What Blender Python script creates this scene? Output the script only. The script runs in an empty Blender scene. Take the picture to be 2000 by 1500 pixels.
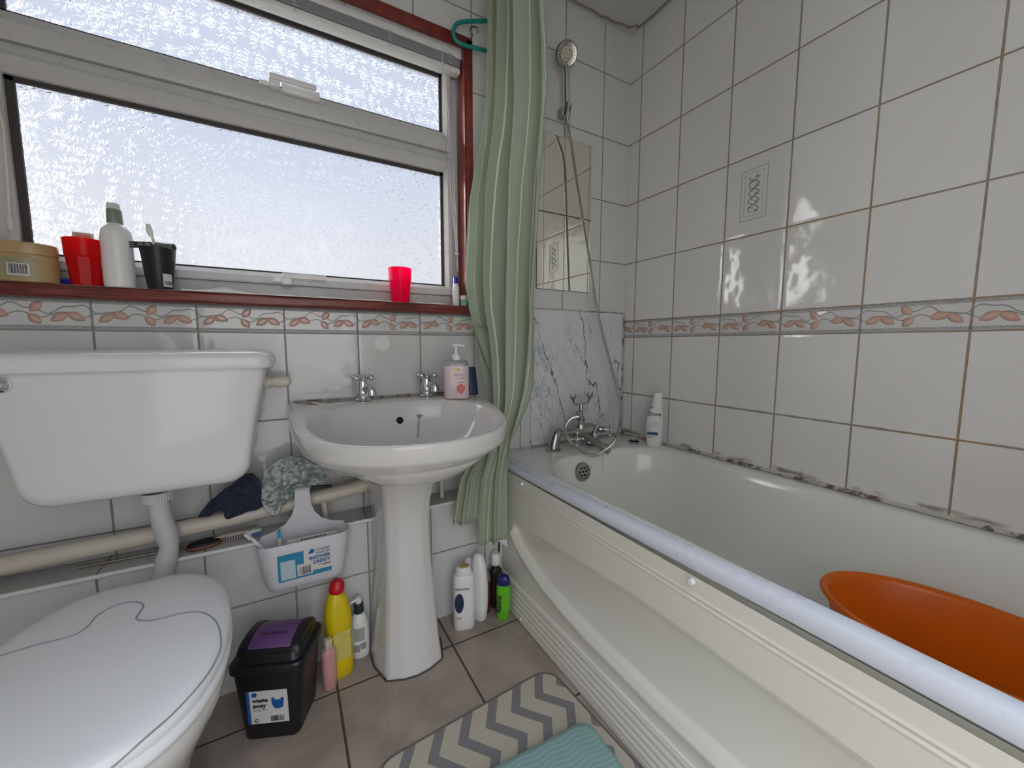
import bpy, bmesh, math, random
from math import sin, cos, pi, radians, atan2, sqrt, exp
from mathutils import Vector, Matrix, noise
random.seed(7)
SC = bpy.context.scene
COL = SC.collection

# ------------------------------------------------------------------ camera
cam_d = bpy.data.cameras.new('camera'); cam = bpy.data.objects.new('camera', cam_d); COL.objects.link(cam)
CAM = Vector((-1.35174, -1.33212, 0.94144))
FW = Vector((0.49534057, 0.86290517, -0.10016183)); RT = Vector((0.86733621, -0.49772072, 0.001408)); UP = Vector((0.04863765, 0.08757142, 0.99497016))
cam.matrix_world = Matrix(((RT.x, UP.x, -FW.x, CAM.x), (RT.y, UP.y, -FW.y, CAM.y), (RT.z, UP.z, -FW.z, CAM.z), (0, 0, 0, 1)))
FPX = 772.1
cam_d.sensor_width = 36; cam_d.lens = FPX / 2000 * 36; cam_d.clip_start = 0.01
SC.camera = cam

# ------------------------------------------------------------------ view / world / lights
SC.view_settings.view_transform = 'Standard'; SC.view_settings.look = 'None'
SC.view_settings.exposure = 0.0; SC.view_settings.gamma = 1.0; SC.view_settings.use_curve_mapping = False
W = bpy.data.worlds.new('sky'); SC.world = W; W.use_nodes = True
def build_world():
    nt = W.node_tree; nt.nodes.clear()
    g = nt.nodes.new('ShaderNodeTexCoord'); sep = nt.nodes.new('ShaderNodeSeparateXYZ'); nt.links.new(g.outputs['Generated'], sep.inputs[0])
    r = nt.nodes.new('ShaderNodeValToRGB'); cr = r.color_ramp
    m = nt.nodes.new('ShaderNodeMath'); m.operation = 'MULTIPLY_ADD'; m.inputs[1].default_value = 0.5; m.inputs[2].default_value = 0.5
    nt.links.new(sep.outputs[2], m.inputs[0]); nt.links.new(m.outputs[0], r.inputs[0])
    e = cr.elements; e[0].position = 0.0; e[0].color = (0.18, 0.18, 0.17, 1); e[1].position = 0.44; e[1].color = (0.50, 0.50, 0.49, 1)
    for p, c in ((0.50, (0.90, 0.92, 0.96)), (0.60, (0.90, 0.93, 1.0)), (0.70, (0.74, 0.82, 1.0)), (0.85, (0.78, 0.85, 1.0)), (1.0, (0.78, 0.85, 1.0))):
        x = e.new(p); x.color = (*c, 1)
    # bright cloud around the hidden sun, to the left of the window
    dv = Vector((-0.80, 0.57, 0.20)).normalized()
    dot = nt.nodes.new('ShaderNodeVectorMath'); dot.operation = 'DOT_PRODUCT'; dot.inputs[1].default_value = dv
    nt.links.new(g.outputs['Generated'], dot.inputs[0])
    mr = nt.nodes.new('ShaderNodeMapRange'); mr.interpolation_type = 'SMOOTHSTEP'
    mr.inputs[1].default_value = 0.84; mr.inputs[2].default_value = 0.98; mr.inputs[3].default_value = 0; mr.inputs[4].default_value = 28.0
    nt.links.new(dot.outputs['Value'], mr.inputs[0])
    ov = nt.nodes.new('ShaderNodeMapRange'); ov.interpolation_type = 'SMOOTHSTEP'      # overcast: brighter overhead than at the horizon
    for i, v in ((1, 0.58), (2, 0.84), (3, 0.88), (4, 9.5)): ov.inputs[i].default_value = v
    nt.links.new(sep.outputs[2], ov.inputs[0])
    b1 = nt.nodes.new('ShaderNodeBackground'); nt.links.new(ov.outputs[0], b1.inputs[1]); nt.links.new(r.outputs[0], b1.inputs[0])
    b2 = nt.nodes.new('ShaderNodeBackground'); b2.inputs[0].default_value = (1, 0.98, 0.95, 1); nt.links.new(mr.outputs[0], b2.inputs[1])
    ad = nt.nodes.new('ShaderNodeAddShader'); nt.links.new(b1.outputs[0], ad.inputs[0]); nt.links.new(b2.outputs[0], ad.inputs[1])
    o = nt.nodes.new('ShaderNodeOutputWorld'); nt.links.new(ad.outputs[0], o.inputs[0])
build_world()
# added fill light, aimed in through the open doorway behind the camera
ld = bpy.data.lights.new('doorway_fill', 'AREA'); ld.shape = 'RECTANGLE'; ld.size = 1.15; ld.size_y = 1.9; ld.energy = 8.4; ld.color = (1.0, 0.985, 0.96)
lo = bpy.data.objects.new('doorway_fill', ld); COL.objects.link(lo)
lo.location = (-1.34, -1.97, 1.08); lo.rotation_euler = (radians(90), 0, radians(-32))   # faces +y, into the room

# ------------------------------------------------------------------ node DSL
def lin(c):
    return tuple((x / 12.92 if x <= 0.04045 else ((x + 0.055) / 1.055) ** 2.4) for x in c)
def C255(r, g, b): return lin((r / 255, g / 255, b / 255))
class V:
    def __init__(s, nt, k): s.nt = nt; s.k = k
    def _m(s, op, *a):
        n = s.nt.nodes.new('ShaderNodeMath'); n.operation = op
        for i, x in enumerate((s,) + a):
            if isinstance(x, V): s.nt.links.new(x.k, n.inputs[i])
            else: n.inputs[i].default_value = x
        return V(s.nt, n.outputs[0])
    def __add__(s, o): return s._m('ADD', o)
    __radd__ = __add__
    def __sub__(s, o): return s._m('SUBTRACT', o)
    def __rsub__(s, o): return (s * -1) + o
    def __mul__(s, o): return s._m('MULTIPLY', o)
    __rmul__ = __mul__
    def __truediv__(s, o): return s._m('DIVIDE', o)
    def sin(s): return s._m('SINE')
    def cos(s): return s._m('COSINE')
    def abs(s): return s._m('ABSOLUTE')
    def frac(s): return s._m('FRACT')
    def floor(s): return s._m('FLOOR')
    def sqrt(s): return s._m('SQRT')
    def pow(s, p): return s._m('POWER', p)
    def min(s, o): return s._m('MINIMUM', o)
    def max(s, o): return s._m('MAXIMUM', o)
    def gt(s, o): return s._m('GREATER_THAN', o)
    def lt(s, o): return s._m('LESS_THAN', o)
    def atan2(s, o): return s._m('ARCTAN2', o)
    def sm(s, a, b):      # smoothstep from 0 at a to 1 at b
        n = s.nt.nodes.new('ShaderNodeMapRange'); n.interpolation_type = 'SMOOTHSTEP'
        s.nt.links.new(s.k, n.inputs[0])
        if a < b: n.inputs[1].default_value = a; n.inputs[2].default_value = b
        else: n.inputs[1].default_value = b; n.inputs[2].default_value = a; n.inputs[3].default_value = 1; n.inputs[4].default_value = 0
        return V(s.nt, n.outputs[0])
class Mat:
    def __init__(s, name, col=(0.8, 0.8, 0.8), rough=0.5, metal=0.0, **kw):
        s.m = bpy.data.materials.new(name); s.m.use_nodes = True; s.nt = s.m.node_tree
        s.p = s.nt.nodes['Principled BSDF']; s.p.inputs['Base Color'].default_value = (*col, 1)
        s.p.inputs['Roughness'].default_value = rough; s.p.inputs['Metallic'].default_value = metal
        for k, v in kw.items(): s.p.inputs[k.replace('_', ' ')].default_value = v
        s.tc = None
    def co(s, kind='Object', scale=None):
        if s.tc is None: s.tc = s.nt.nodes.new('ShaderNodeTexCoord')
        return s.tc.outputs[kind]
    def xyz(s, kind='Object'):
        n = s.nt.nodes.new('ShaderNodeSeparateXYZ'); s.nt.links.new(s.co(kind), n.inputs[0]); return [V(s.nt, n.outputs[i]) for i in range(3)]
    def vec(s, x, y, z=0.0):
        n = s.nt.nodes.new('ShaderNodeCombineXYZ')
        for i, v in enumerate((x, y, z)):
            if isinstance(v, V): s.nt.links.new(v.k, n.inputs[i])
            else: n.inputs[i].default_value = v
        return n.outputs[0]
    def noise(s, scale, detail=3, rough=0.5, vec=None, dist=0.0):
        n = s.nt.nodes.new('ShaderNodeTexNoise'); n.inputs['Scale'].default_value = scale; n.inputs['Detail'].default_value = detail
        n.inputs['Roughness'].default_value = rough; n.inputs['Distortion'].default_value = dist
        s.nt.links.new(vec if vec is not None else s.co(), n.inputs['Vector']); return V(s.nt, n.outputs['Fac'])
    def color(s, fac, a, b):
        n = s.nt.nodes.new('ShaderNodeMix'); n.data_type = 'RGBA'
        if isinstance(fac, V): s.nt.links.new(fac.k, n.inputs[0])
        else: n.inputs[0].default_value = fac
        for i, c in ((6, a), (7, b)):
            if isinstance(c, tuple): n.inputs[i].default_value = (*c, 1)
            else: s.nt.links.new(c, n.inputs[i])
        return n.outputs[2]
    def set(s, name, v):
        s.nt.links.new(v.k if isinstance(v, V) else v, s.p.inputs[name])
    def bump(s, h, dist=0.001, strength=1.0):
        n = s.nt.nodes.new('ShaderNodeBump'); n.inputs['Distance'].default_value = dist; n.inputs['Strength'].default_value = strength
        s.nt.links.new(h.k, n.inputs['Height']); s.nt.links.new(n.outputs[0], s.p.inputs['Normal'])
def simple(name, col, rough=0.4, metal=0.0, var=0.04, vscale=30, **kw):
    """a procedural material: base colour with a faint noise variation and matching roughness variation"""
    m = Mat(name, col, rough, metal, **kw)
    f = m.noise(vscale, 3)
    m.set('Base Color', m.color(f, tuple(max(0, c * (1 - var)) for c in col), tuple(min(1, c * (1 + var)) for c in col)))
    m.set('Roughness', f * 0.06 + (rough - 0.03))
    return m.m

# wall grid (metres): rows
ZB2, ZB3, TH, TW = 0.9732, 1.0462, 0.2529, 0.2
def tile_material(name, axis, u0, stain, rowmode='wall'):
    m = Mat(name, (0.8, 0.8, 0.8), 0.12)
    m.p.inputs['IOR'].default_value = 1.6
    x, y, z = m.xyz()
    u = (x if axis == 'x' else y) - u0
    un = u / TW; fu = un.frac(); du = fu.min(1 - fu) * TW
    if rowmode == 'wall':
        fa = ((z - ZB3) / TH).frac(); da = fa.min(1 - fa) * TH
        fb = ((ZB2 - z) / TH).frac(); db = fb.min(1 - fb) * TH
        inb = z.gt(ZB2) * z.lt(ZB3)
        dm = (z - ZB2).abs().min((z - ZB3).abs())
        above = z.gt(ZB3)
        dz = (inb * dm + (1 - inb) * (above * da + (1 - above) * db))
        row = above * ((z - ZB3) / TH).floor() + (1 - above) * (((ZB2 - z) / TH).floor() + 20)
    else:
        fb = ((0.237 - z) / 0.2529).frac(); dz = fb.min(1 - fb) * 0.2529; row = ((0.237 - z) / 0.2529).floor(); inb = None
    d = du.min(dz)
    wob = (m.noise(60, 2) - 0.5) * 0.0008
    grout = (d + wob).sm(0.0023, 0.0014)
    # tile-to-tile and in-tile glaze variation
    tid = m.vec(un.floor() * 0.37, row * 0.53, 0.0)
    tv = m.noise(7.0, 0, vec=tid)
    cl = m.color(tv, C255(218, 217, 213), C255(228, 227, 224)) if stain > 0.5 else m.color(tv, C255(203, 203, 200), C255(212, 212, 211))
    # grout: grey to ochre-brown dirt
    n1 = m.noise(3.2, 3); n2 = m.noise(25, 3)
    gs = (n1 + (n2 - 0.5) * 0.35)
    gcol = m.color(gs.sm(0.42, 0.62), C255(146, 142, 136), C255(160, 128, 92) if stain > 0.5 else C255(118, 112, 104))
    if stain < 0.3: gcol = m.color(0.35, gcol, C255(165, 165, 162))
    height = grout * -0.0012
    pill = d.sm(0.0, 0.012) * 0.0004
    wav = m.noise(9, 1) * 0.0045 + m.noise(28, 1) * 0.0007
    if stain > 0.5:
        # smear marks and black mould close to the bath rim and along the lower joint
        md = ((z - 0.545).abs() + (m.noise(18, 4) - 0.5) * 0.035).sm(0.012, 0.002) * m.noise(9, 2).sm(0.46, 0.58)
        md2 = (((z - (ZB2 - TH)).abs()) + (m.noise(30, 4) - 0.5) * 0.012).sm(0.006, 0.001) * m.noise(7, 2).sm(0.40, 0.6)
        cl = m.color(md.max(md2 * 0.8) * 0.8, cl, C255(112, 96, 80))
    if rowmode == 'wall':
        lu = fu * TW * 1000; lv = (ZB3 - z) * 1000     # mm inside the border tile
        leaf = None
        for cx, cy, ang, L, Wd in ((26, 43, 215, 34, 20), (52, 36, -24, 33, 21), (110, 20, 52, 31, 20), (106, 48, -52, 30, 20), (146, 43, 212, 36, 20), (173, 41, -30, 37, 21)):
            a = radians(ang); px = lu - cx; py = (lv - cy) * -1
            q = (px * cos(a) + py * sin(a)) / (L / 2); r = (py * cos(a) - px * sin(a)) / (Wd / 2)
            sh = 1 - (r.abs() + q * q * 0.9)
            leaf = sh if leaf is None else leaf.max(sh)
        lf = leaf.sm(0.0, 0.14); core = leaf.sm(0.0, 0.75)
        v1 = ((lv - 24) - (lu * 0.0628).sin() * 9 - (lu * 0.157).sin() * 3).abs().sm(1.7, 0.7)
        v2 = ((lv - 38) + (lu * 0.0942).sin() * 6).abs().sm(1.5, 0.6)
        vine = v1.max(v2) * (1 - lf)
        band = ((lv - 6).abs().sm(3.6, 2.8)).max((lv - 66).abs().sm(3.6, 2.8))
        rope = band * (((lu + lv * 1.2) * 0.9).sin() * 0.5 + 0.5)
        bg = m.color(rope, C255(208, 208, 206), C255(176, 182, 182))
        rim = leaf.sm(0.0, 0.10) * leaf.sm(0.26, 0.14)
        c2 = m.color(vine, bg, C255(150, 158, 156))
        c2 = m.color(lf, c2, C255(203, 168, 154)); c2 = m.color(rim * 0.8, c2, C255(166, 118, 100))
        cl = m.color(inb, cl, c2)
        height = height + inb * (core * 0.0030 + vine * 0.0012 + rope * 0.0022)
    col = m.color(grout, cl, gcol)
    m.set('Base Color', col); m.set('Roughness', grout * 0.6 + 0.10)
    m.bump(height + pill + wav * (1 - grout), 1.0, 1.0)
    return m.m

M = {}
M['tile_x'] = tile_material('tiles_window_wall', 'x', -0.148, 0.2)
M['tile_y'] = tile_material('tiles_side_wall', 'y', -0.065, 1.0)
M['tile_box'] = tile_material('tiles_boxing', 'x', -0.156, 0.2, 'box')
def floor_mat():
    m = Mat('floor_tiles', (0.5, 0.45, 0.4), 0.35)
    x, y, z = m.xyz(); T = 0.3325
    fu = ((x + 0.938) / T).frac(); fv = ((y + 0.24) / T).frac()
    d = (fu.min(1 - fu).min(fv.min(1 - fv))) * T
    g = d.sm(0.0034, 0.0022)
    n = m.noise(6, 5, 0.6, dist=0.6); n2 = m.noise(22, 3)
    c = m.color(n.sm(0.36, 0.66), C255(166, 152, 140), C255(144, 131, 120))
    c = m.color((n2 - 0.5).abs().sm(0.02, 0.0) * 0.25, c, C255(140, 126, 114))
    m.set('Base Color', m.color(g, c, C255(74, 62, 54)))
    m.set('Roughness', n * 0.25 + 0.22 + g * 0.4); m.bump(g * -0.0012 + n2 * 0.0002, 1.0)
    return m.m
M['floor'] = floor_mat()
def ceil_mat():
    m = Mat('ceiling_paint', (0.7, 0.7, 0.69), 0.8)
    n = m.noise(9, 4); n2 = m.noise(60, 3)
    m.set('Base Color', m.color(n.sm(0.68, 0.75), C255(200, 199, 196), C255(160, 156, 150))); m.bump(n2 * 0.0006, 1.0)
    return m.m
M['ceiling'] = ceil_mat()
M['paint'] = simple('painted_wall', C255(222, 220, 215), 0.6)
M['ceramic'] = simple('white_ceramic', C255(211, 209, 206), 0.10, var=0.015, vscale=6, Coat_Weight=0.3)
M['ceramic_cistern'] = simple('cistern_ceramic', C255(224, 224, 225), 0.16, var=0.015, vscale=6)
M['seat'] = simple('seat_plastic', C255(236, 238, 240), 0.36, var=0.01, vscale=20)
M['bath'] = simple('bath_enamel', C255(226, 229, 222), 0.13, var=0.01, vscale=5, Coat_Weight=0.3)
M['rail'] = simple('white_plastic_strip', C255(214, 220, 230), 0.28, var=0.01)
M['panel'] = simple('ivory_bath_panel', C255(221, 218, 207), 0.16, var=0.012, vscale=5)
M['upvc'] = simple('white_upvc', C255(192, 191, 189), 0.28, var=0.015)
M['upvc2'] = simple('white_handle_plastic', C255(228, 227, 225), 0.25, var=0.01)
M['gasket'] = simple('black_gasket', C255(60, 56, 54), 0.7)
M['chrome'] = simple('chrome', (0.78, 0.79, 0.80), 0.10, 1.0, var=0.05)
M['chrome_dull'] = simple('tarnished_chrome', (0.42, 0.42, 0.41), 0.25, 1.0, var=0.25, vscale=60)
M['black'] = simple('black_plastic', C255(16, 17, 24), 0.38)
M['dark_hole'] = simple('dark_hole', C255(18, 18, 18), 0.8)
M['white_pl'] = simple('white_plastic', C255(225, 224, 222), 0.30, var=0.01)
M['grey_pl'] = simple('light_grey_plastic', C255(200, 199, 204), 0.38, var=0.01)
M['cream_pipe'] = simple('cream_painted_pipe', C255(205, 196, 182), 0.40, var=0.08, vscale=14)
M['white_pipe'] = simple('white_flexible_pipe', C255(196, 198, 201), 0.42, var=0.04)
M['blue'] = simple('blue_plastic', C255(18, 42, 150), 0.35)
M['navy'] = simple('navy_cloth', C255(40, 44, 66), 0.9, var=0.25, vscale=90)
M['ink'] = simple('black_ink', C255(22, 24, 34), 0.6)
M['ink_grey'] = simple('grey_ink', C255(120, 120, 122), 0.6)
M['paper'] = simple('white_label_paper', C255(206, 203, 200), 0.5, var=0.02)
M['teal_ink'] = simple('teal_ink', C255(28, 128, 166), 0.45)
M['blue_ink'] = simple('blue_ink', C255(18, 84, 150), 0.45)
M['mirror'] = simple('mirror_glass', (0.90, 0.90, 0.82), 0.02, 1.0, var=0.01)

def wood_mat():
    m = Mat('red_brown_varnished_wood', (0.2, 0.05, 0.03), 0.30)
    x, y, z = m.xyz()
    n = m.noise(9, 4, vec=m.vec(x * 1.0, y * 14, z * 14)); n2 = m.noise(40, 4, vec=m.vec(x * 0.3, y * 6, z * 6))
    c = m.color(n.sm(0.35, 0.65), C255(92, 38, 34), C255(132, 62, 52)); c = m.color(n2.sm(0.66, 0.74) * 0.6, c, C255(168, 116, 98))
    m.set('Base Color', c); m.bump(n2 * 0.0004, 1.0); return m.m
M['wood'] = wood_mat()
def wood_v():
    m = Mat('red_brown_painted_frame', (0.2, 0.05, 0.03), 0.30)
    n = m.noise(30, 3)
    m.set('Base Color', m.color(n.sm(0.4, 0.7), C255(112, 46, 40), C255(134, 58, 48))); m.bump(n * 0.0004, 1.0); return m.m
M['woodv'] = wood_v()
def glass_mat():
    m = Mat('starburst_obscure_glass', (0.985, 0.99, 1.0), 0.13, 0.0)
    m.p.inputs['Transmission Weight'].default_value = 1.0; m.p.inputs['IOR'].default_value = 1.45
    x, y, z = m.xyz(); hs = None
    dx = (m.noise(30, 1) - 0.5) * 0.008
    for (off, sc) in ((0.0, 22.0), (13.7, 19.0)):
        vn = m.nt.nodes.new('ShaderNodeTexVoronoi'); vn.voronoi_dimensions = '2D'; vn.inputs['Scale'].default_value = 1.0; vn.inputs['Randomness'].default_value = 0.75
        vv = m.vec((x + off) * sc, (z + off * 0.7) * sc); m.nt.links.new(vv, vn.inputs['Vector'])
        sp = m.nt.nodes.new('ShaderNodeSeparateXYZ'); m.nt.links.new(vn.outputs['Position'], sp.inputs[0])
        cx, cy = V(m.nt, sp.outputs[0]), V(m.nt, sp.outputs[1])
        ax = (x + off) * sc - cx; ay = (z + off * 0.7) * sc - cy
        r = (ax * ax + ay * ay).sqrt(); th = ay.atan2(ax)
        h = ((th * 10 + cx * 5).sin() * 0.5 + 0.5).sm(0.35, 0.95) * r.sm(0.10, 0.20) * r.sm(0.60, 0.46)
        hs = h if hs is None else hs.max(h)
    m.bump((hs + m.noise(140, 2) * 0.30) * 0.00062, 1.0, 1.0)
    return m.m
M['glass'] = glass_mat()
def marble_mat():
    m = Mat('white_marble_effect', (0.8, 0.8, 0.82), 0.16)
    x, y, z = m.xyz()
    # veins run diagonally, steep from upper left to lower right
    s1 = x * 1.0 + z * 0.38; w1 = m.noise(5, 5, 0.6, vec=m.vec(x * 1.4, z * 0.6, 0.3)) - 0.5
    t = s1 * 5.0 + w1 * 1.3
    v = (t.frac() - 0.5).abs().sm(0.030, 0.0)
    big = m.noise(4.2, 3, vec=m.vec(s1 * 1.6, z * 0.7, 2.0)).sm(0.46, 0.60)
    fine = (m.noise(11, 6, 0.65, vec=m.vec(s1 * 3.0, z * 1.0, 5.0)) - 0.5).abs().sm(0.035, 0.0)
    f = (v * 1.0 + fine * 0.6 * big).min(1.0) * m.noise(6, 3, vec=m.vec(x, z, 9.0)).sm(0.38, 0.52)
    haze = m.noise(5, 3, vec=m.vec(s1 * 2, z, 7.0)).sm(0.55, 0.72) * 0.35
    c = m.color(haze, C255(214, 215, 219), C255(172, 178, 186)); c = m.color(f, c, C255(62, 76, 84))
    m.set('Base Color', c); return m.m
M['marble'] = marble_mat()
def curtain_mat():
    m = Mat('sage_striped_fabric', (0.4, 0.5, 0.4), 0.75)
    n = m.nt.nodes.new('ShaderNodeSeparateXYZ'); m.nt.links.new(m.co('UV'), n.inputs[0])
    u = V(m.nt, n.outputs[0]); f = (u / 0.0775).frac()
    st = ((f - 0.5).abs().sm(0.030, 0.022)).max((f - 0.12).abs().sm(0.014, 0.009))
    blk = (u / 0.0775).floor(); tone = ((blk * 0.618).frac())
    c = m.color(tone, C255(170, 180, 152), C255(186, 199, 184)); c = m.color(st, c, C255(240, 242, 226))
    m.set('Base Color', c); m.bump(m.noise(160, 2) * 0.0003, 1.0)
    tr = m.nt.nodes.new('ShaderNodeBsdfTranslucent'); m.nt.links.new(c, tr.inputs[0])
    mx = m.nt.nodes.new('ShaderNodeMixShader'); mx.inputs[0].default_value = 0.30
    out = m.nt.nodes['Material Output']; m.nt.links.new(m.p.outputs[0], mx.inputs[1]); m.nt.links.new(tr.outputs[0], mx.inputs[2]); m.nt.links.new(mx.outputs[0], out.inputs[0])
    return m.m
M['curtain'] = curtain_mat()
def tint(name, col, rough=0.25, trans=0.6):
    m = Mat(name, col, rough); m.p.inputs['Transmission Weight'].default_value = 0.0
    f = m.noise(20, 2); c = m.color(f, tuple(x * 0.96 for x in col), col)
    m.set('Base Color', c)
    tr = m.nt.nodes.new('ShaderNodeBsdfTranslucent'); m.nt.links.new(c, tr.inputs[0])
    mx = m.nt.nodes.new('ShaderNodeMixShader'); mx.inputs[0].default_value = trans
    out = m.nt.nodes['Material Output']; m.nt.links.new(m.p.outputs[0], mx.inputs[1]); m.nt.links.new(tr.outputs[0], mx.inputs[2]); m.nt.links.new(mx.outputs[0], out.inputs[0])
    return m.m
M['red_cup'] = tint('red_translucent_plastic', C255(240, 24, 34), 0.22, 0.7)
M['pink_cup'] = tint('pink_red_translucent_plastic', (1.0, 0.012, 0.24), 0.22, 0.85)
M['orange'] = tint('orange_plastic', C255(226, 112, 16), 0.30, 0.35)
M['thin_white'] = tint('thin_white_sheet', C255(232, 230, 234), 0.5, 0.4)
def camo():
    m = Mat('green_patterned_cloth', (0.4, 0.45, 0.42), 0.9)
    n = m.noise(55, 1); n2 = m.noise(38, 1)
    c = m.color(n.sm(0.44, 0.56), C255(132, 148, 144), C255(182, 188, 184)); c = m.color(n2.sm(0.58, 0.66), c, C255(112, 128, 128))
    m.set('Base Color', c); m.bump(m.noise(90, 3) * 0.0006, 1.0); return m.m
M['camo'] = camo()
def mat_mat():
    m = Mat('zigzag_mat', (0.5, 0.48, 0.42), 0.85)
    x, y, z = m.xyz(); n = m.noise(150, 2)
    P_, A_ = 0.108, 0.030
    # chevrons run across the mat: local x along the mat, y across
    tri = (((y - 0.243) / 0.136).frac() - 0.5).abs() * 2
    f = ((x + tri * 0.050 + 0.02) / 0.075).frac()
    band = f.sm(0.0, 0.02) * f.sm(0.40, 0.38)
    c = m.color(band, C255(178, 170, 154), C255(120, 118, 118)); m.set('Base Color', c); m.bump(n * 0.0008, 1.0); return m.m
M['mat'] = mat_mat()
M['mat_edge'] = simple('dark_mat_binding', C255(96, 92, 90), 0.9)
def teal_mat():
    m = Mat('teal_ribbed_foam', (0.3, 0.45, 0.44), 0.55)
    x, y, z = m.xyz(); w = ((y * 560 + (x * 90).sin() * 1.6).sin() * 0.5 + 0.5)
    m.set('Base Color', m.color(w * 0.12 + 0.0, C255(134, 166, 162), C255(122, 156, 153))); m.bump(w * 0.0004, 1.0); return m.m
M['teal_pad'] = teal_mat()

# ------------------------------------------------------------------ mesh helpers
def mk(name, verts, faces, mat=None, parent=None, smooth=True, ang=35, uv=None):
    me = bpy.data.meshes.new(name); me.from_pydata([tuple(v) for v in verts], [], faces)
    bm = bmesh.new(); bm.from_mesh(me); bmesh.ops.remove_doubles(bm, verts=bm.verts, dist=1e-6) if uv is None else None
    bmesh.ops.recalc_face_normals(bm, faces=bm.faces); bm.to_mesh(me); bm.free()
    if uv is not None:
        l = me.uv_layers.new(name='UVMap')
        for lp in me.loops: l.data[lp.index].uv = uv[lp.vertex_index]
    if smooth:
        me.polygons.foreach_set('use_smooth', [True] * len(me.polygons)); me.set_sharp_from_angle(angle=radians(ang))
    o = bpy.data.objects.new(name, me); COL.objects.link(o)
    if mat is not None: me.materials.append(M[mat] if isinstance(mat, str) else mat)
    if parent is not None: o.parent = parent
    return o
class G:
    """geometry collector: several shapes -> one mesh object"""
    def __init__(s): s.v = []; s.f = []
    def add(s, verts, faces):
        b = len(s.v); s.v += [tuple(v) for v in verts]; s.f += [tuple(i + b for i in f) for f in faces]; return s
    def box(s, x0, x1, y0, y1, z0, z1, bev=0.0, seg=2, mtx=None):
        bm = bmesh.new(); bmesh.ops.create_cube(bm, size=1)
        for v in bm.verts: v.co = Vector(((x0 + x1) / 2 + v.co.x * (x1 - x0), (y0 + y1) / 2 + v.co.y * (y1 - y0), (z0 + z1) / 2 + v.co.z * (z1 - z0)))
        if bev > 0: bmesh.ops.bevel(bm, geom=bm.edges[:], offset=bev, segments=seg, profile=0.5, affect='EDGES')
        if mtx is not None: bm.transform(mtx)
        bm.verts.index_update(); s.add([v.co[:] for v in bm.verts], [[v.index for v in f.verts] for f in bm.faces]); bm.free(); return s
    def loft(s, rings, cap0=True, cap1=True, closed=True):
        n = len(rings[0]); vs = [p for r in rings for p in r]; fs = []
        for i in range(len(rings) - 1):
            for j in range(n if closed else n - 1):
                k = (j + 1) % n; fs.append((i * n + j, i * n + k, (i + 1) * n + k, (i + 1) * n + j))
        if closed and cap0: fs.append(tuple(range(n))[::-1])
        if closed and cap1: fs.append(tuple((len(rings) - 1) * n + j for j in range(n)))
        return s.add(vs, fs)
    def lathe(s, prof, c=(0, 0, 0), seg=32, sx=1, sy=1, axis='z', cap=True):
        rings = []
        for r, h in prof:
            ring = []
            for j in range(seg):
                a = 2 * pi * j / seg; p = (r * cos(a) * sx, r * sin(a) * sy, h)
                if axis == 'y': p = (p[0], h, p[1])
                elif axis == '-y': p = (p[0], -h, p[1])
                elif axis == 'x': p = (h, p[0], p[1])
                ring.append((p[0] + c[0], p[1] + c[1], p[2] + c[2]))
            rings.append(ring)
        return s.loft(rings, cap, cap)
    def tube(s, pts, r, seg=10, smooth=0, caps=True, flat=None):
        pts = [Vector(p) for p in pts]
        if smooth: pts, rr = catmull(pts, smooth, r if isinstance(r, (list, tuple)) else None); r = rr if rr else r
        n = len(pts); rad = r if isinstance(r, (list, tuple)) else [r] * n
        rings = []; prev = None
        for i in range(n):
            t = (pts[min(i + 1, n - 1)] - pts[max(i - 1, 0)]).normalized()
            if prev is None:
                up = Vector((0, 0, 1)) if abs(t.z) < 0.9 else Vector((0, 1, 0)); a = t.cross(up).normalized()
            else: a = (prev - t * prev.dot(t)).normalized()
            prev = a; b = t.cross(a)
            fx, fy = flat or (1, 1)
            rings.append([tuple(pts[i] + (a * cos(2 * pi * j / seg) * fx + b * sin(2 * pi * j / seg) * fy) * rad[i]) for j in range(seg)])
        return s.loft(rings, caps, caps)
    def sphere(s, c, r, seg=14, sz=1, sx=1, sy=1):
        return s.lathe([(max(1e-5, r * sin(pi * i / 10)), -r * cos(pi * i / 10) * sz) for i in range(11)], c, seg, sx, sy)
    def prism(s, poly, plane, a, b):
        """poly of 2D points extruded between a and b along the remaining axis"""
        def q(p, h): return {'xz': (p[0], h, p[1]), 'xy': (p[0], p[1], h), 'yz': (h, p[0], p[1])}[plane]
        return s.loft([[q(p, a) for p in poly], [q(p, b) for p in poly]])
    def xf(s, mtx):
        s.v = [tuple(mtx @ Vector(v)) for v in s.v]; return s
    def out(s, name, mat, parent=None, ang=35, smooth=True): return mk(name, s.v, s.f, mat, parent, smooth, ang)
def catmull(pts, k, rad=None):
    P = [pts[0]] + list(pts) + [pts[-1]]; R = ([rad[0]] + list(rad) + [rad[-1]]) if rad else None; o = []; ro = []
    for i in range(1, len(P) - 2):
        for j in range(k):
            t = j / k; p0, p1, p2, p3 = P[i - 1], P[i], P[i + 1], P[i + 2]
            o.append(0.5 * ((2 * p1) + (p2 - p0) * t + (2 * p0 - 5 * p1 + 4 * p2 - p3) * t * t + (3 * p1 - p0 - 3 * p2 + p3) * t ** 3))
            if R: ro.append(R[i] + (R[i + 1] - R[i]) * t)
    o.append(P[-2]); ro.append(R[-2] if R else 0)
    return o, (ro if R else None)
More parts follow.
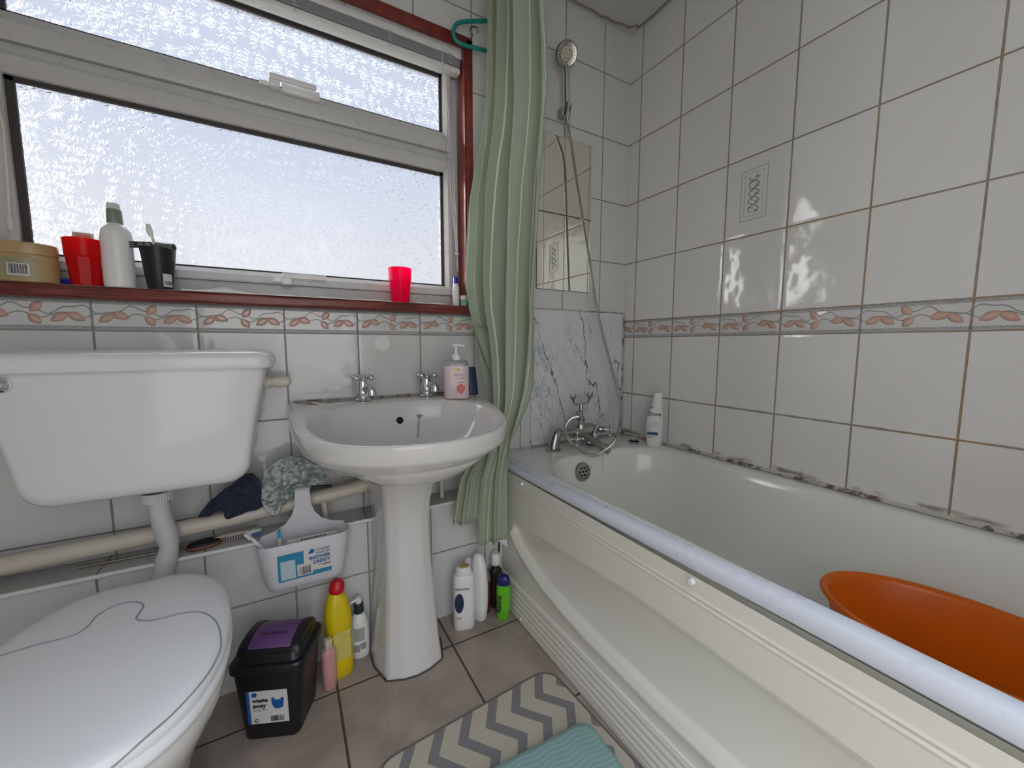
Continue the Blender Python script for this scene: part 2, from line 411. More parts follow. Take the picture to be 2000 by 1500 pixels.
def smooth2(pts, k=6, closed=True):
    """closed catmull through 2D/3D points"""
    P = [Vector(p) for p in pts]; n = len(P); o = []
    for i in range(n):
        p0, p1, p2, p3 = P[(i - 1) % n], P[i], P[(i + 1) % n], P[(i + 2) % n]
        for j in range(k):
            t = j / k; o.append(tuple(0.5 * ((2 * p1) + (p2 - p0) * t + (2 * p0 - 5 * p1 + 4 * p2 - p3) * t * t + (3 * p1 - p0 - 3 * p2 + p3) * t ** 3)))
    return o
def rr(cx, cy, hx, hy, r, k=8):
    """rounded rectangle, 4*(k+1) points"""
    r = min(r, hx - 1e-4, hy - 1e-4); o = []
    for qx, qy, a0 in ((1, 1, 0), (-1, 1, 90), (-1, -1, 180), (1, -1, 270)):
        for i in range(k + 1):
            a = radians(a0 + 90 * i / k); o.append((cx + qx * (hx - r) + r * cos(a), cy + qy * (hy - r) + r * sin(a)))
    return o
def ring(p2, z): return [(x, y, z) for x, y in p2]
def tag(o, label=None, cat=None, group=None, kind=None):
    if label: o['label'] = label
    if cat: o['category'] = cat
    if group: o['group'] = group
    if kind: o['kind'] = kind
    return o
def thing(name, label, cat, loc=(0, 0, 0), rz=0, group=None, rot=None):
    o = bpy.data.objects.new(name, None); o.empty_display_size = 0.05; COL.objects.link(o)
    o.location = loc; o.rotation_euler = rot if rot else (0, 0, rz)
    return tag(o, label, cat, group)
def struct(o): o['kind'] = 'structure'; return o
def text(name, body, size, mat, parent, origin, right, up, align='LEFT', depth=0.0003, bold=0.0):
    """real lettering as a mesh; origin/right/up in the parent's local frame"""
    cu = bpy.data.curves.new(name, 'FONT'); cu.body = body; cu.size = size; cu.extrude = depth; cu.align_x = align; cu.offset = bold; cu.resolution_u = 3
    tmp = bpy.data.objects.new(name + '_tmp', cu); COL.objects.link(tmp)
    dg = bpy.context.evaluated_depsgraph_get(); me = bpy.data.meshes.new_from_object(tmp.evaluated_get(dg))
    bpy.data.objects.remove(tmp); bpy.data.curves.remove(cu)
    r = Vector(right).normalized(); u = Vector(up).normalized(); n = r.cross(u); o_ = Vector(origin)
    me.transform(Matrix(((r.x, u.x, n.x, o_.x), (r.y, u.y, n.y, o_.y), (r.z, u.z, n.z, o_.z), (0, 0, 0, 1))))
    me.materials.clear(); me.materials.append(M[mat]); me.name = name
    o = bpy.data.objects.new(name, me); COL.objects.link(o); o.parent = parent
    return o
def quadpatch(g, o_, r, u, x0, x1, y0, y1, off=0.0003):
    """thin slab on the plane o_+r*x+u*y"""
    o_ = Vector(o_); r = Vector(r).normalized(); u = Vector(u).normalized(); n = r.cross(u)
    P = [o_ + r * a + u * b for a, b in ((x0, y0), (x1, y0), (x1, y1), (x0, y1))]
    g.loft([[tuple(p - n * 0.0002) for p in P], [tuple(p + n * off) for p in P]])
def barcode(g, o_, r, u, x0, x1, y0, y1, n=22, off=0.0006, seed=1):
    rnd = random.Random(seed); x = x0; w = (x1 - x0) / n
    for i in range(n):
        ww = w * rnd.choice((0.25, 0.4, 0.7)); quadpatch(g, o_, r, u, x, x + ww, y0, y1, off); x += w

# ------------------------------------------------------------------ room shell
XL, YF, ZC = -2.06, -1.74, 2.25
WX0, WX1, WZ0, WZ1 = -1.945, -0.770, 1.046, 1.935      # window hole in the tiled wall
def wall_with_hole():
    g = G(); t = 0.16
    g.box(XL, WX0, 0, t, 0, ZC); g.box(WX1, 0, 0, t, 0, ZC); g.box(WX0, WX1, 0, t, 0, WZ0); g.box(WX0, WX1, 0, t, WZ1, ZC)
    return g
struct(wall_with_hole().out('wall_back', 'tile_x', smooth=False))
struct(G().box(0, 0.12, YF - 0.1, 0.16, 0, ZC).out('wall_right', 'tile_y', smooth=False))
struct(G().box(XL - 0.1, XL, YF - 0.1, 0.16, 0, ZC).out('wall_left', 'paint', smooth=False))
gf = G(); gf.box(XL, -1.82, YF - 0.1, YF, 0, ZC); gf.box(-0.74, 0, YF - 0.1, YF, 0, ZC); gf.box(-1.82, -0.74, YF - 0.1, YF, 2.02, ZC)
struct(gf.out('wall_front', 'paint', smooth=False))
struct(G().box(XL - 0.1, 0.12, YF - 0.1, 0.16, -0.05, 0).out('floor', 'floor', smooth=False))
struct(G().box(XL - 0.1, 0.12, YF - 0.1, 0.16, ZC, ZC + 0.05).out('ceiling', 'ceiling', smooth=False))
# cracked paint flakes hanging at the ceiling edge
g = G(); rnd = random.Random(3)
def flake(path, d):
    top = [Vector(p) for p in path]
    for i in range(len(top) - 1):
        a, b = top[i], top[i + 1]
        g.loft([[tuple(a), tuple(a + d), tuple(a + d + Vector((0, 0, -0.0045))), tuple(a + Vector((0, 0, -0.006)))], [tuple(b), tuple(b + d), tuple(b + d + Vector((0, 0, -0.0045))), tuple(b + Vector((0, 0, -0.006)))]])
pa = []; x = -0.62
while x < -0.09: pa.append((x, -0.010 - rnd.random() * 0.012, ZC)); x += 0.022 + rnd.random() * 0.03
pa += [(-0.075, -0.03, ZC), (-0.045, -0.030, ZC), (-0.03, -0.055, ZC), (-0.012, -0.045, ZC)]
flake(pa, Vector((0, -0.004, 0)))
pb = [(-0.012, -0.045, ZC)]; y = -0.06
while y > -0.36: pb.append((-0.006 - rnd.random() * 0.008, y, ZC)); y -= 0.02 + rnd.random() * 0.03
flake(pb, Vector((-0.004, 0, 0)))
cr = g.out('trim_3', simple('flaking_paint_edge', C255(132, 126, 120), 0.9), smooth=False); struct(cr)

# tiled boxing below, with its ledge
g = G(); g.box(XL, -0.702, -0.10, -0.0005, 0, 0.400)
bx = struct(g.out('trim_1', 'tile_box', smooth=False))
g = G(); g.box(XL, -0.702, -0.106, -0.0005, 0.4003, 0.408, 0.003)
lt = g.out('ledge_top', simple('ledge_grey_white_tile', C255(176, 175, 171), 0.28, var=0.07, vscale=9), bx)
g = G()
for k in range(7): g.box(-0.956 - 0.2 * k - 0.0012 + 0.2 * 0, -0.956 - 0.2 * k + 0.0012, -0.104, -0.003, 0.4081, 0.4085)
g.out('grout_line', simple('ledge_grout', C255(110, 104, 96), 0.9), bx)
g = G(); g.tube([(XL, -0.1035, 0.4045), (-0.702, -0.1035, 0.4045)], 0.0055, 10); g.out('edge_trim', 'white_pl', bx)

# window: white uPVC frame, two panes, handles
win = bpy.data.objects.new('window_1', None); COL.objects.link(win); win.location = (-1.36, 0.06, 1.05); struct(win)
WO = Vector(win.location)
def wpart(gobj, name, mat, par=None, **kw):
    gobj.v = [tuple(Vector(v) - WO) for v in gobj.v]; return gobj.out(name, mat, par or win, **kw)
YW = 0.052
FX0, FX1 = -1.925, -0.781
g = G()
for (a, b, c, d, y0) in ((FX0, FX1, 1.050, 1.117, YW + 0.004), (FX0, FX1, 1.905, 1.945, YW + 0.004), (FX0, FX0 + 0.025, 1.117, 1.905, YW + 0.004), (FX1 - 0.027, FX1, 1.117, 1.905, YW + 0.004), (FX0 + 0.025, FX1 - 0.027, 1.583, 1.612, YW + 0.004)):
    g.box(a, b, y0, 0.13, c, d, 0.004)
wpart(g, 'window_frame', 'upvc')
def sash(x0, x1, z0, z1, wl, wr, wb, wt, name):
    g = G(); y0 = YW - 0.006; gx0, gx1, gz0, gz1 = x0 + wl, x1 - wr, z0 + wb, z1 - wt
    # bevelled section lofted round the opening
    sec = [(0.0, 0.052), (0.0, 0.0), (0.12, -0.002), (0.60, -0.002), (0.97, 0.011), (1.0, 0.017), (1.0, 0.052)]
    ws = ((wl, wb), (wr, wb), (wr, wt), (wl, wt)); cs = ((x0, z0, 1, 1), (x1, z0, -1, 1), (x1, z1, -1, -1), (x0, z1, 1, -1))
    rings = [[(c[0] + c[2] * w[0] * s_[0], y0 + s_[1], c[1] + c[3] * w[1] * s_[0]) for s_ in sec] for c, w in zip(cs, ws)]
    n = len(sec); vs = [p for r in rings for p in r]; fs = []
    for i in range(4):
        k = (i + 1) % 4
        for j in range(n): fs.append((i * n + j, i * n + (j + 1) % n, k * n + (j + 1) % n, k * n + j))
    g.add(vs, fs); f = wpart(g, name, 'upvc', ang=20)
    g = G(); t = 0.008; yy = y0 + 0.019
    for a, b, c, d in ((gx0, gx1, gz0, gz0 + t * 0.5), (gx0, gx1, gz1 - t * 1.2, gz1), (gx0, gx0 + t * 1.6, gz0, gz1), (gx1 - t, gx1, gz0, gz1)): g.box(a - 0.002, b + 0.002, yy, yy + 0.010, c - 0.001, d + 0.001)
    g.v = [tuple(Vector(v) - WO) for v in g.v]; g.out('gasket', 'gasket', f)
    g = G(); g.box(gx0 - 0.004, gx1 + 0.004, yy + 0.006, yy + 0.010, gz0 - 0.004, gz1 + 0.004)
    # object coordinates in metres for the pattern
    return wpart(g, 'window_pane', 'glass', smooth=False)
sash(-1.900, -0.808, 1.117, 1.583, 0.030, 0.026, 0.034, 0.038, 'lower_sash')
sash(-1.900, -0.808, 1.612, 1.905, 0.030, 0.026, 0.066, 0.034, 'upper_sash')
def handle(x, z, y, up):
    g = G(); g.box(x - 0.024, x + 0.004, y - 0.006, y + 0.004, z - 0.006, z + 0.006, 0.002); f = wpart(g, 'handle_plate', 'upvc2')
    g = G(); g.box(x - 0.002, x + 0.026, y - 0.026, y - 0.001, z - 0.010 * up - 0.004, z + 0.016, 0.005)
    g.box(x + 0.0, x + 0.118, y - 0.030, y - 0.020, z + 0.004, z + 0.019, 0.003)
    return wpart(g, 'window_handle', 'upvc2')
handle(-1.352, 1.668, YW - 0.010, 1); handle(-1.347, 1.128, YW - 0.010, 1)
g = G(); g.box(-1.322, -1.225, YW - 0.027, YW - 0.008, 1.652, 1.676, 0.003); wpart(g, 'handle_latch', 'upvc2')
# sill and the red-brown timber surround
g = G(); g.box(WX0 - 0.04, -0.748, -0.030, 0.0, 1.046, 1.075, 0.007, 3); g.box(WX0 + 0.002, WX1 - 0.002, -0.002, YW + 0.02, 1.046, 1.0745, 0.001)
struct(g.out('trim_2', 'wood'))
g = G(); g.box(-0.772, -0.749, -0.011, 0.0, 1.0755, 1.962, 0.003); g.box(-0.7795, -0.7685, -0.006, YW + 0.02, 1.0755, 1.934, 0.001)
g.box(-1.97, -0.749, -0.011, 0.0, 1.928, 1.968, 0.003); g.box(-1.968, -1.943, -0.011, 0.0, 1.0755, 1.93, 0.003)
struct(g.out('trim_4', 'woodv'))
# door leaf standing open against the left wall (behind the camera)
dr = bpy.data.objects.new('door_1', None); COL.objects.link(dr); dr.location = (-1.80, YF - 0.02, 0); struct(dr)
g = G()
for a, b, c, d in ((-0.04, 0, 0, 2.02), (1.04, 1.08, 0, 2.02), (-0.04, 1.08, 2.02, 2.07)): g.box(a, b, -0.03, 0.035, c, d, 0.004)
g.xf(Matrix.Translation((-0.02 + 0.02, 0, 0))); g.out('door_frame', 'paint', dr)

def at(px, py, axis, val):
    """world point where the sight line through a photo pixel meets a real plane"""
    d = FW + RT * ((px - 1000) / FPX) - UP * ((py - 750) / FPX); i = 'xyz'.index(axis)
    return CAM + d * ((val - CAM[i]) / d[i])
def rel(o, pts): L = Vector(o.location); return [tuple(Vector(p) - L) for p in pts]

from mathutils.bvhtree import BVHTree
def hitter(g, loc):
    bv = BVHTree.FromPolygons([Vector(v) for v in g.v], g.f)
    def f(px, py):
        d = (FW + RT * ((px - 1000) / FPX) - UP * ((py - 750) / FPX)).normalized(); p, n, i, dist = bv.ray_cast(CAM - Vector(loc), d)
        if n.dot(d) > 0: n = -n
        return Matrix.Translation(p) @ n.to_track_quat('Z', 'Y').to_matrix().to_4x4()
    return f
# ------------------------------------------------------------------ bath
bath = thing('bathtub', 'white bathtub with ivory moulded side panel along the right tiled wall', 'bathtub', (0, 0, 0))
g = G(); ZR = 0.530
def br(x0, x1, y0, y1, r, z, k=10): return ring(rr((x0 + x1) / 2, (y0 + y1) / 2, (x1 - x0) / 2, (y1 - y0) / 2, r, k), z)
Y1 = YF + 0.002
rings = [br(-0.665, -0.002, Y1, -0.003, 0.01, 0.490), br(-0.672, -0.001, Y1, -0.002, 0.01, 0.512), br(-0.668, -0.002, Y1, -0.003, 0.012, ZR - 0.004), br(-0.655, -0.012, Y1 + 0.01, -0.012, 0.012, ZR),
         br(-0.636, -0.050, -1.655, -0.195, 0.20, ZR), br(-0.630, -0.056, -1.650, -0.201, 0.20, ZR - 0.002), br(-0.622, -0.064, -1.640, -0.209, 0.20, ZR - 0.012), br(-0.612, -0.074, -1.625, -0.217, 0.195, ZR - 0.045),
         br(-0.600, -0.086, -1.58, -0.228, 0.19, 0.40), br(-0.585, -0.100, -1.50, -0.245, 0.18, 0.27), br(-0.565, -0.118, -1.42, -0.270, 0.17, 0.20), br(-0.53, -0.15, -1.36, -0.31, 0.15, 0.172), br(-0.42, -0.25, -1.2, -0.5, 0.08, 0.163)]
g.loft(rings, cap0=False, cap1=True); g.out('tub', 'bath', bath, ang=50); tub_hit = hitter(g, bath.location)
# plastic strip along the outer edge
g = G(); prof = []
for i in range(21):
    y = -0.012 + (Y1 + 0.012) * i / 20; t = min(1, max(0, (-y - 0.2) / 0.9))
    zb = 0.497 + 0.013 * t; zt = 0.522 + 0.026 * t; xo = -0.688
    prof.append([(xo + 0.002, y, zb), (xo, y, zb + 0.003), (xo, y, zt - 0.010), (xo + 0.003, y, zt - 0.003), (xo + 0.010, y, zt), (xo + 0.024, y, zt + 0.001), (xo + 0.034, y, zt - 0.004), (xo + 0.036, y, 0.531), (xo + 0.030, y, 0.5285), (xo + 0.016, y, 0.5285), (xo + 0.016, y, zb)])
g.loft(prof); g.out('edge_strip', 'rail', bath)
g = G(); g.tube([(-0.6495, y, 0.5315) for y in (-0.02, -0.5, -1.0, Y1)], 0.0022, 6); g.out('sealant_bead', 'bath', bath)
# moulded panel
def sstep(a, b, x):
    t = max(0, min(1, (x - a) / (b - a))); return t * t * (3 - 2 * t)
def interp(tab, y):
    for (y0, z0), (y1, z1) in zip(tab, tab[1:]):
        if y >= y1: t = (y0 - y) / (y0 - y1); return z0 + (z1 - z0) * max(0, min(1, t))
    return tab[-1][1]
UPc = [(-0.185, 0.300), (-0.20, 0.322), (-0.26, 0.336), (-0.47, 0.350), (-0.74, 0.372), (-1.10, 0.374), (-1.4, 0.366), (-1.8, 0.36)]
LOc = [(-0.185, 0.300), (-0.205, 0.285), (-0.24, 0.262), (-0.30, 0.235), (-0.38, 0.210), (-0.50, 0.192), (-0.60, 0.184), (-0.82, 0.179), (-0.98, 0.185), (-1.4, 0.19), (-1.8, 0.19)]
def relief(y, z):
    x = -0.6930
    # twin bead under the strip
    for zc in (0.462, 0.452): x -= 0.0022 * exp(-((z - zc) / 0.0028) ** 2)
    x += 0.0025 * exp(-((z - 0.457) / 0.0022) ** 2)
    if y < -0.185:
        zu, zl = interp(UPc, y), interp(LOc, y)
        h = max(0.001, zu - zl); t = (z - zl) / h
        open_ = sstep(0, 0.05, h)
        inside = sstep(zl - 0.002, zl + 0.018, z) * (1 - sstep(zu - 0.010, zu, z))
        x += inside * (0.008 + 0.010 * sin(pi * max(0, min(1, t)))) * open_
        x += 0.003 * exp(-((z - zu) / 0.003) ** 2)
        # rolled bead below the oval
        x -= 0.009 * exp(-((z - (zl - 0.016)) / 0.013) ** 2)
    # reeding near the floor
    if z < 0.118:
        x -= 0.006
        if 0.018 < z < 0.116: x += 0.0036 * (1 - abs(sin((z - 0.018) / 0.098 * pi * 5)) ** 0.5) 
    x -= 0.004 * sstep(0.16, 0.02, z)
    return x
ny, nz = 240, 200; vs = []; fs = []
for i in range(ny + 1):
    t = i / ny; y = -0.108 - 0.25 * (t / 0.35) if t < 0.35 else -0.358 + (Y1 + 0.358) * (t - 0.35) / 0.65
    for j in range(nz + 1):
        z = 0.003 + (0.500 - 0.003) * j / nz; vs.append((relief(y, z), y, z))
for i in range(ny):
    for j in range(nz): a = i * (nz + 1) + j; fs.append((a, a + 1, a + nz + 2, a + nz + 1))
nb = len(vs)
for y in (-0.108, Y1): vs += [(-0.675, y, 0.003), (-0.675, y, 0.5)]
N1 = nz + 1; e0 = ny * N1
fs += [(nb, nb + 2, nb + 3, nb + 1), (nb, nb + 1, nz, 0)]
mk('side_panel', vs, fs, 'panel', bath, ang=80)
for y, z in ((-0.885, 0.492), (-0.262, 0.488), (-0.93, 0.020), (-0.262, 0.016)):
    g = G(); g.lathe([(0.0, 0.0065), (0.005, 0.0055), (0.0065, 0.002), (0.0065, -0.003)], (0, 0, 0), 16, axis='x'); g.xf(Matrix.Translation((-0.700, y, z)) @ Matrix.Scale(-1, 4, (1, 0, 0))); g.out('screw_cap', 'white_pl', bath)
g = G(); g.lathe([(0.036, 0.0), (0.037, 0.004), (0.034, 0.009), (0.026, 0.010), (0.024, 0.006), (0.0, 0.006)], (0, 0, 0), 28)
OV = tub_hit(1137, 921)
g.xf(OV); ovf = g.out('overflow_cover', 'chrome_dull', bath)
g = G()
for k in range(7):
    a = 2 * pi * k / 6; r = 0.015 if k < 6 else 0; g.lathe([(0.0042, 0.0), (0.0042, 0.0075), (0.0, 0.0075)], (r * cos(a), r * sin(a), 0), 10)
g.xf(OV); g.out('overflow_hole', 'dark_hole', ovf)
# mould-stained sealant along the right wall
g = G(); g.prism([(-0.0005, ZR - 0.001), (-0.010, ZR + 0.0003), (-0.0005, ZR + 0.009)], 'xz', -0.004, Y1 + 0.01)
def mould():
    m = Mat('mouldy_sealant', (0.6, 0.58, 0.54), 0.6); n = m.noise(7, 5, 0.7); n2 = m.noise(38, 4, 0.7)
    f = (n + (n2 - 0.5) * 0.7).sm(0.50, 0.60); m.set('Base Color', m.color(f, C255(192, 187, 178), C255(104, 88, 72))); m.bump(n2 * 0.002, 1.0); return m.m
M['mould'] = mould(); g.out('wall_sealant', 'mould', bath)

# bath mixer
mix = thing('bath_shower_mixer', 'chrome bath mixer with cross handles and shower cradle on the bath end', 'tap', (-0.315, -0.105, ZR))
def mp(gobj, name, mat='chrome_dull', par=None, **k): return gobj.out(name, mat, par or mix, **k)
g = G(); g.tube([(-0.072, 0, 0.060), (-0.03, 0, 0.062), (0.03, -0.004, 0.066), (0.075, 0, 0.060)], [0.015, 0.024, 0.026, 0.015], 16, smooth=5)
g.lathe([(0.022, 0.055), (0.026, 0.075), (0.020, 0.095), (0.014, 0.102)], (-0.012, 0, 0), 20); mp(g, 'mixer_body')
for sx, x in ((-1, -0.140), (1, 0.078)):
    g = G(); base = (x, 0.012, 0)
    if sx < 0: g.tube([(-0.128, 0.004, 0.062), (-0.122, 0.004, 0.070), (-0.132, 0.0, 0.060), (-0.142, 0.0, 0.030), (-0.145, 0.0, 0.004)], [0.012, 0.016, 0.018, 0.020, 0.022], 16, smooth=4); bx_ = -0.145
    else: g.tube([(0.045, 0.004, 0.055), (0.040, 0.004, 0.035), (0.038, 0.004, 0.004)], [0.018, 0.020, 0.024], 16, smooth=4); bx_ = 0.038
    g.lathe([(0.030, 0.0005), (0.031, 0.004), (0.024, 0.009), (0.0, 0.010)], (bx_, 0.002, 0), 22); mp(g, 'pillar_leg')
g = G(); g.tube([(-0.13, 0.003, 0.066), (-0.07, 0.0, 0.060)], [0.011, 0.013], 14); mp(g, 'left_union')
g = G(); g.tube([(0.0, -0.01, 0.048), (0.012, -0.045, 0.032), (0.026, -0.080, 0.018), (0.036, -0.100, 0.010), (0.040, -0.106, -0.010)], [0.018, 0.017, 0.016, 0.016, 0.014], 14, smooth=5, flat=(1.25, 0.7)); mp(g, 'spout')
def crosshandle(c, axis, R=0.025, par=None):
    g = G(); ax = Vector(axis).normalized(); a = ax.orthogonal().normalized(); b = ax.cross(a); c = Vector(c)
    g.tube([tuple(c - ax * 0.022), tuple(c)], 0.008, 12); g.sphere(tuple(c + ax * 0.004), 0.0085)
    for k in range(4):
        d = a * cos(pi / 4 + k * pi / 2) + b * sin(pi / 4 + k * pi / 2)
        g.tube([tuple(c), tuple(c + d * R * 0.8)], [0.005, 0.0032], 8); g.sphere(tuple(c + d * R), 0.0062)
    return mp(g, 'cross_handle', 'chrome', par)
crosshandle((-0.062, -0.040, 0.043), (-0.25, -0.95, 0)); crosshandle((0.118, -0.03, 0.060), (0.85, -0.5, 0))
g = G(); g.tube([(0.075, 0.0, 0.060), (0.105, -0.020, 0.060)], 0.012, 12); g.lathe([(0.013, -0.006), (0.015, 0.0), (0.013, 0.008)], (0.092, -0.012, 0.06), 12, axis='x'); mp(g, 'valve_neck')
g = G(); g.tube([(-0.03, -0.005, 0.05), (-0.062, -0.03, 0.044)], 0.010, 12); mp(g, 'valve_neck')
g = G(); g.tube([(0.035, -0.03, 0.045), (0.030, -0.034, 0.06), (0.058, -0.030, 0.090)], [0.004, 0.004, 0.005], 8); g.sphere((0.033, -0.036, 0.045), 0.010); mp(g, 'diverter_lever', 'chrome')
g = G(); g.tube([(-0.012, 0, 0.095), (-0.012, 0, 0.13), (-0.012, 0, 0.175)], [0.014, 0.010, 0.009], 14)
g.lathe([(0.015, 0.105), (0.017, 0.112), (0.015, 0.120)], (-0.012, 0, 0), 8); g.tube([(-0.012, -0.002, 0.142), (-0.035, -0.004, 0.137)], [0.010, 0.008], 12); mp(g, 'riser')
g = G(); g.tube([(-0.052, 0, 0.196), (-0.048, 0, 0.180), (-0.035, 0, 0.174), (0.012, 0, 0.174), (0.026, 0, 0.180), (0.034, 0, 0.198)], 0.0042, 8, smooth=5)
for x in (-0.052, 0.034):
    for s in (-1, 1): g.tube([(x, 0, 0.194), (x + s * 0.010, 0, 0.204), (x + s * 0.011, 0, 0.216)], [0.0062, 0.0052, 0.0035], 8, smooth=3)
mp(g, 'handset_cradle')
# ribbed metal hose
hp = [tuple(at(*q)) for q in ((1108, 231, 'y', -0.050), (1118, 300, 'y', -0.034), (1130, 380, 'y', -0.046), (1148, 490, 'y', -0.070), (1165, 600, 'y', -0.090), (1184, 680, 'y', -0.100), (1203, 750, 'y', -0.112), (1212, 810, 'y', -0.135), (1203, 856, 'y', -0.175), (1180, 880, 'y', -0.225), (1155, 889, 'y', -0.245), (1128, 876, 'y', -0.240), (1108, 854, 'y', -0.215), (1105, 832, 'y', -0.180), (1116, 817, 'y', -0.145), (1133, 813, 'y', -0.115))]
pts, _ = catmull([Vector(p) for p in hp], 48)
# resample at even steps and rib the radius
def resample(pts, step):
    o = [pts[0]]; acc = 0
    for a, b in zip(pts, pts[1:]):
        L = (b - a).length; pos = step - acc
        while pos <= L: o.append(a + (b - a) * (pos / L)); pos += step
        acc = (acc + L) % step
    return o
rp = resample(pts, 0.0013)
hose = thing('shower_hose', 'ribbed chrome shower hose looping down from the handset to the bath mixer', 'hose', tuple(rp[-1]))
g = G(); g.tube(rel(hose, rp), [0.0068 if (i % 4) in (1, 2) else 0.0048 for i in range(len(rp))], 9); g.out('hose_sleeve', simple('ribbed_steel', (0.60, 0.58, 0.55), 0.28, 1.0), hose)
g = G(); g.tube(rel(hose, rp[-18:]), 0.0085, 12); g.out('hose_nut', 'chrome', hose)
g = G(); g.tube(rel(hose, rp[:14]), 0.0075, 12); g.out('hose_cone', 'chrome_dull', hose)
# bracket and handset
bk = at(1107, 215, 'y', -0.045)
br_ = thing('shower_bracket', 'small chrome wall bracket holding the shower handset', 'shower bracket', tuple(bk))
g = G(); g.box(-0.012, 0.012, 0.012, 0.0445, -0.016, 0.018, 0.003); g.out('wall_mount', 'chrome_dull', br_)
g = G(); cr_ = []
for i in range(11):
    a = radians(-60 + 300 * i / 10 + 0); cr_.append((0.017 * cos(a), 0.017 * sin(a)))
inn = [(x * 0.78, y * 0.78) for x, y in cr_[::-1]]; poly = cr_ + inn
g.prism(poly, 'xy', -0.022, 0.022); g.xf(Matrix.Rotation(radians(14), 4, 'X')); g.out('clip', 'chrome', br_)
hd = thing('shower_handset', 'chrome round shower head with a white jet face in the wall bracket', 'shower head', tuple(at(1107, 208, 'y', -0.048)))
L0 = Vector(hd.location); top = Vector(at(1106, 130, 'y', -0.062)) - L0; hc = Vector(at(1106, 106, 'y', -0.070)) - L0
g = G(); g.tube([(0, 0.0, -0.045), (0, 0, -0.02), tuple(top * 0.3), tuple(top * 0.7), tuple(top + Vector((0, 0.006, 0))), tuple(top * 0.55 + hc * 0.45 + Vector((0, 0.017, 0)))], [0.008, 0.0105, 0.0125, 0.0120, 0.0095, 0.010], 16, smooth=5); g.out('handle', 'chrome', hd)
n = (CAM - L0 - hc).normalized(); n = (n * 0.55 + Vector((0.02, -1, -0.35)) * 0.45).normalized()
rot = n.to_track_quat('Z', 'Y').to_matrix().to_4x4(); T = Matrix.Translation(hc) @ rot
g = G(); g.lathe([(0.018, -0.022), (0.036, -0.010), (0.0415, 0.0), (0.0415, 0.006), (0.038, 0.009), (0.033, 0.007), (0.0, 0.007)], seg=36).xf(T); g.out('head_shell', 'chrome_dull', hd)
g = G(); g.lathe([(0.024, 0.005), (0.024, 0.0095), (0.022, 0.0105), (0.0, 0.0105)], seg=30).xf(T); fc = g.out('spray_face', simple('limescaled_spray_face', C255(186, 182, 160), 0.5, var=0.15, vscale=200), hd)
g = G()
for k in range(20): a = 2 * pi * k / 20; g.sphere((0.0295 * cos(a), 0.0295 * sin(a), 0.008), 0.0024, 8)
g.xf(T); g.out('jet_ring', 'paper', hd)
g = G()
for k in range(6): a = 2 * pi * k / 6; g.sphere((0.015 * cos(a), 0.015 * sin(a), 0.0105), 0.0022, 8)
g.xf(T); g.out('centre_jets', 'ink_grey', hd)
# chains
def chain(name, label, p0, p1, sag, parent=None):
    t = thing(name, label, 'chain', tuple(p0)); a = Vector((0, 0, 0)); b = Vector(p1) - Vector(p0); n = max(8, int(b.length / 0.004)); g = G()
    for i in range(n + 1):
        u = i / n; p = a + (b - a) * u; p.z -= sag * 4 * u * (1 - u); g.sphere(tuple(p), 0.0016, 6)
    g.out('bead_chain', 'chrome', t); return t
c1 = chain('plug_chain', 'thin bead chain hanging free into the bath from the mixer', at(1178, 858, 'y', -0.215), at(1176, 955, 'y', -0.225), 0)
g = G(); g.tube([(0, 0, z) for z in (-0.0, 0.0)] and [tuple(Vector(at(1176, 955, 'y', -0.225)) - Vector(c1.location) + Vector(d)) for d in ((0, 0, 0), (0.003, 0, -0.008), (0, 0, -0.016), (-0.003, 0, -0.008), (0, 0, 0))], 0.0012, 6, smooth=4); g.out('chain_link', 'chrome_dull', c1)
chain('overflow_chain', 'short bead chain between the bath overflow cover and the mixer spout', at(1163, 898, 'y', -0.20), at(1149, 922, 'y', -0.236), 0.0)
pl = thing('bath_plug', 'dark round bath plug with a metal ring on the bath corner deck', 'plug', tuple(at(1238, 865, 'z', ZR + 0.0003)))
g = G(); g.lathe([(0.0, 0.0), (0.020, 0.0), (0.022, 0.004), (0.022, 0.008), (0.018, 0.011), (0.0, 0.012)], seg=26); g.out('stopper', 'black', pl)
g = G(); g.lathe([(0.0235, 0.0025), (0.024, 0.006), (0.0215, 0.007)], seg=26, cap=False); g.lathe([(0.004, 0.010), (0.003, 0.018), (0.0, 0.019)]); g.lathe([(0.011, 0.0185), (0.013, 0.020), (0.011, 0.0215), (0.0, 0.0215)], seg=16); g.out('pull', 'chrome', pl)

# marble effect splashback and mirror tiles
sp = struct(G().box(-0.502, -0.004, -0.006, -0.0005, ZR + 0.001, 1.080, 0.001).out('trim_5', 'marble', smooth=False)); 
g = G(); g.box(-0.010, -0.002, -0.010, -0.0062, ZR + 0.002, 1.082, 0.002); g.tube([(-0.502, -0.0065, 1.081), (-0.3, -0.0075, 1.0815), (-0.01, -0.0065, 1.081)], 0.0025, 6); g.out('edge_sealant', 'mould', sp)
for x0, x1, z0, z1, lab in ((-0.476, -0.2075, 1.4585, 1.752, 'upper frameless mirror tile behind the shower hose'), (-0.480, -0.2105, 1.160, 1.4555, 'lower frameless mirror tile above the marble effect panel')):
    t = thing('mirror_tile', lab, 'mirror', ((x0 + x1) / 2, -0.0006, (z0 + z1) / 2), group='mirror tiles on the shower wall')
    g = G(); g.box(x0 - t.location.x, x1 - t.location.x, -0.0040, 0, z0 - t.location.z, z1 - t.location.z, 0.0006, 1); g.out('backing', simple('mirror_edge', C255(92, 88, 80), 0.4), t)
    g = G(); g.box(x0 - t.location.x + 0.0015, x1 - t.location.x - 0.0015, -0.0046, -0.0041, z0 - t.location.z + 0.0015, z1 - t.location.z - 0.0015); g.out('mirror_face', 'mirror', t, smooth=False)
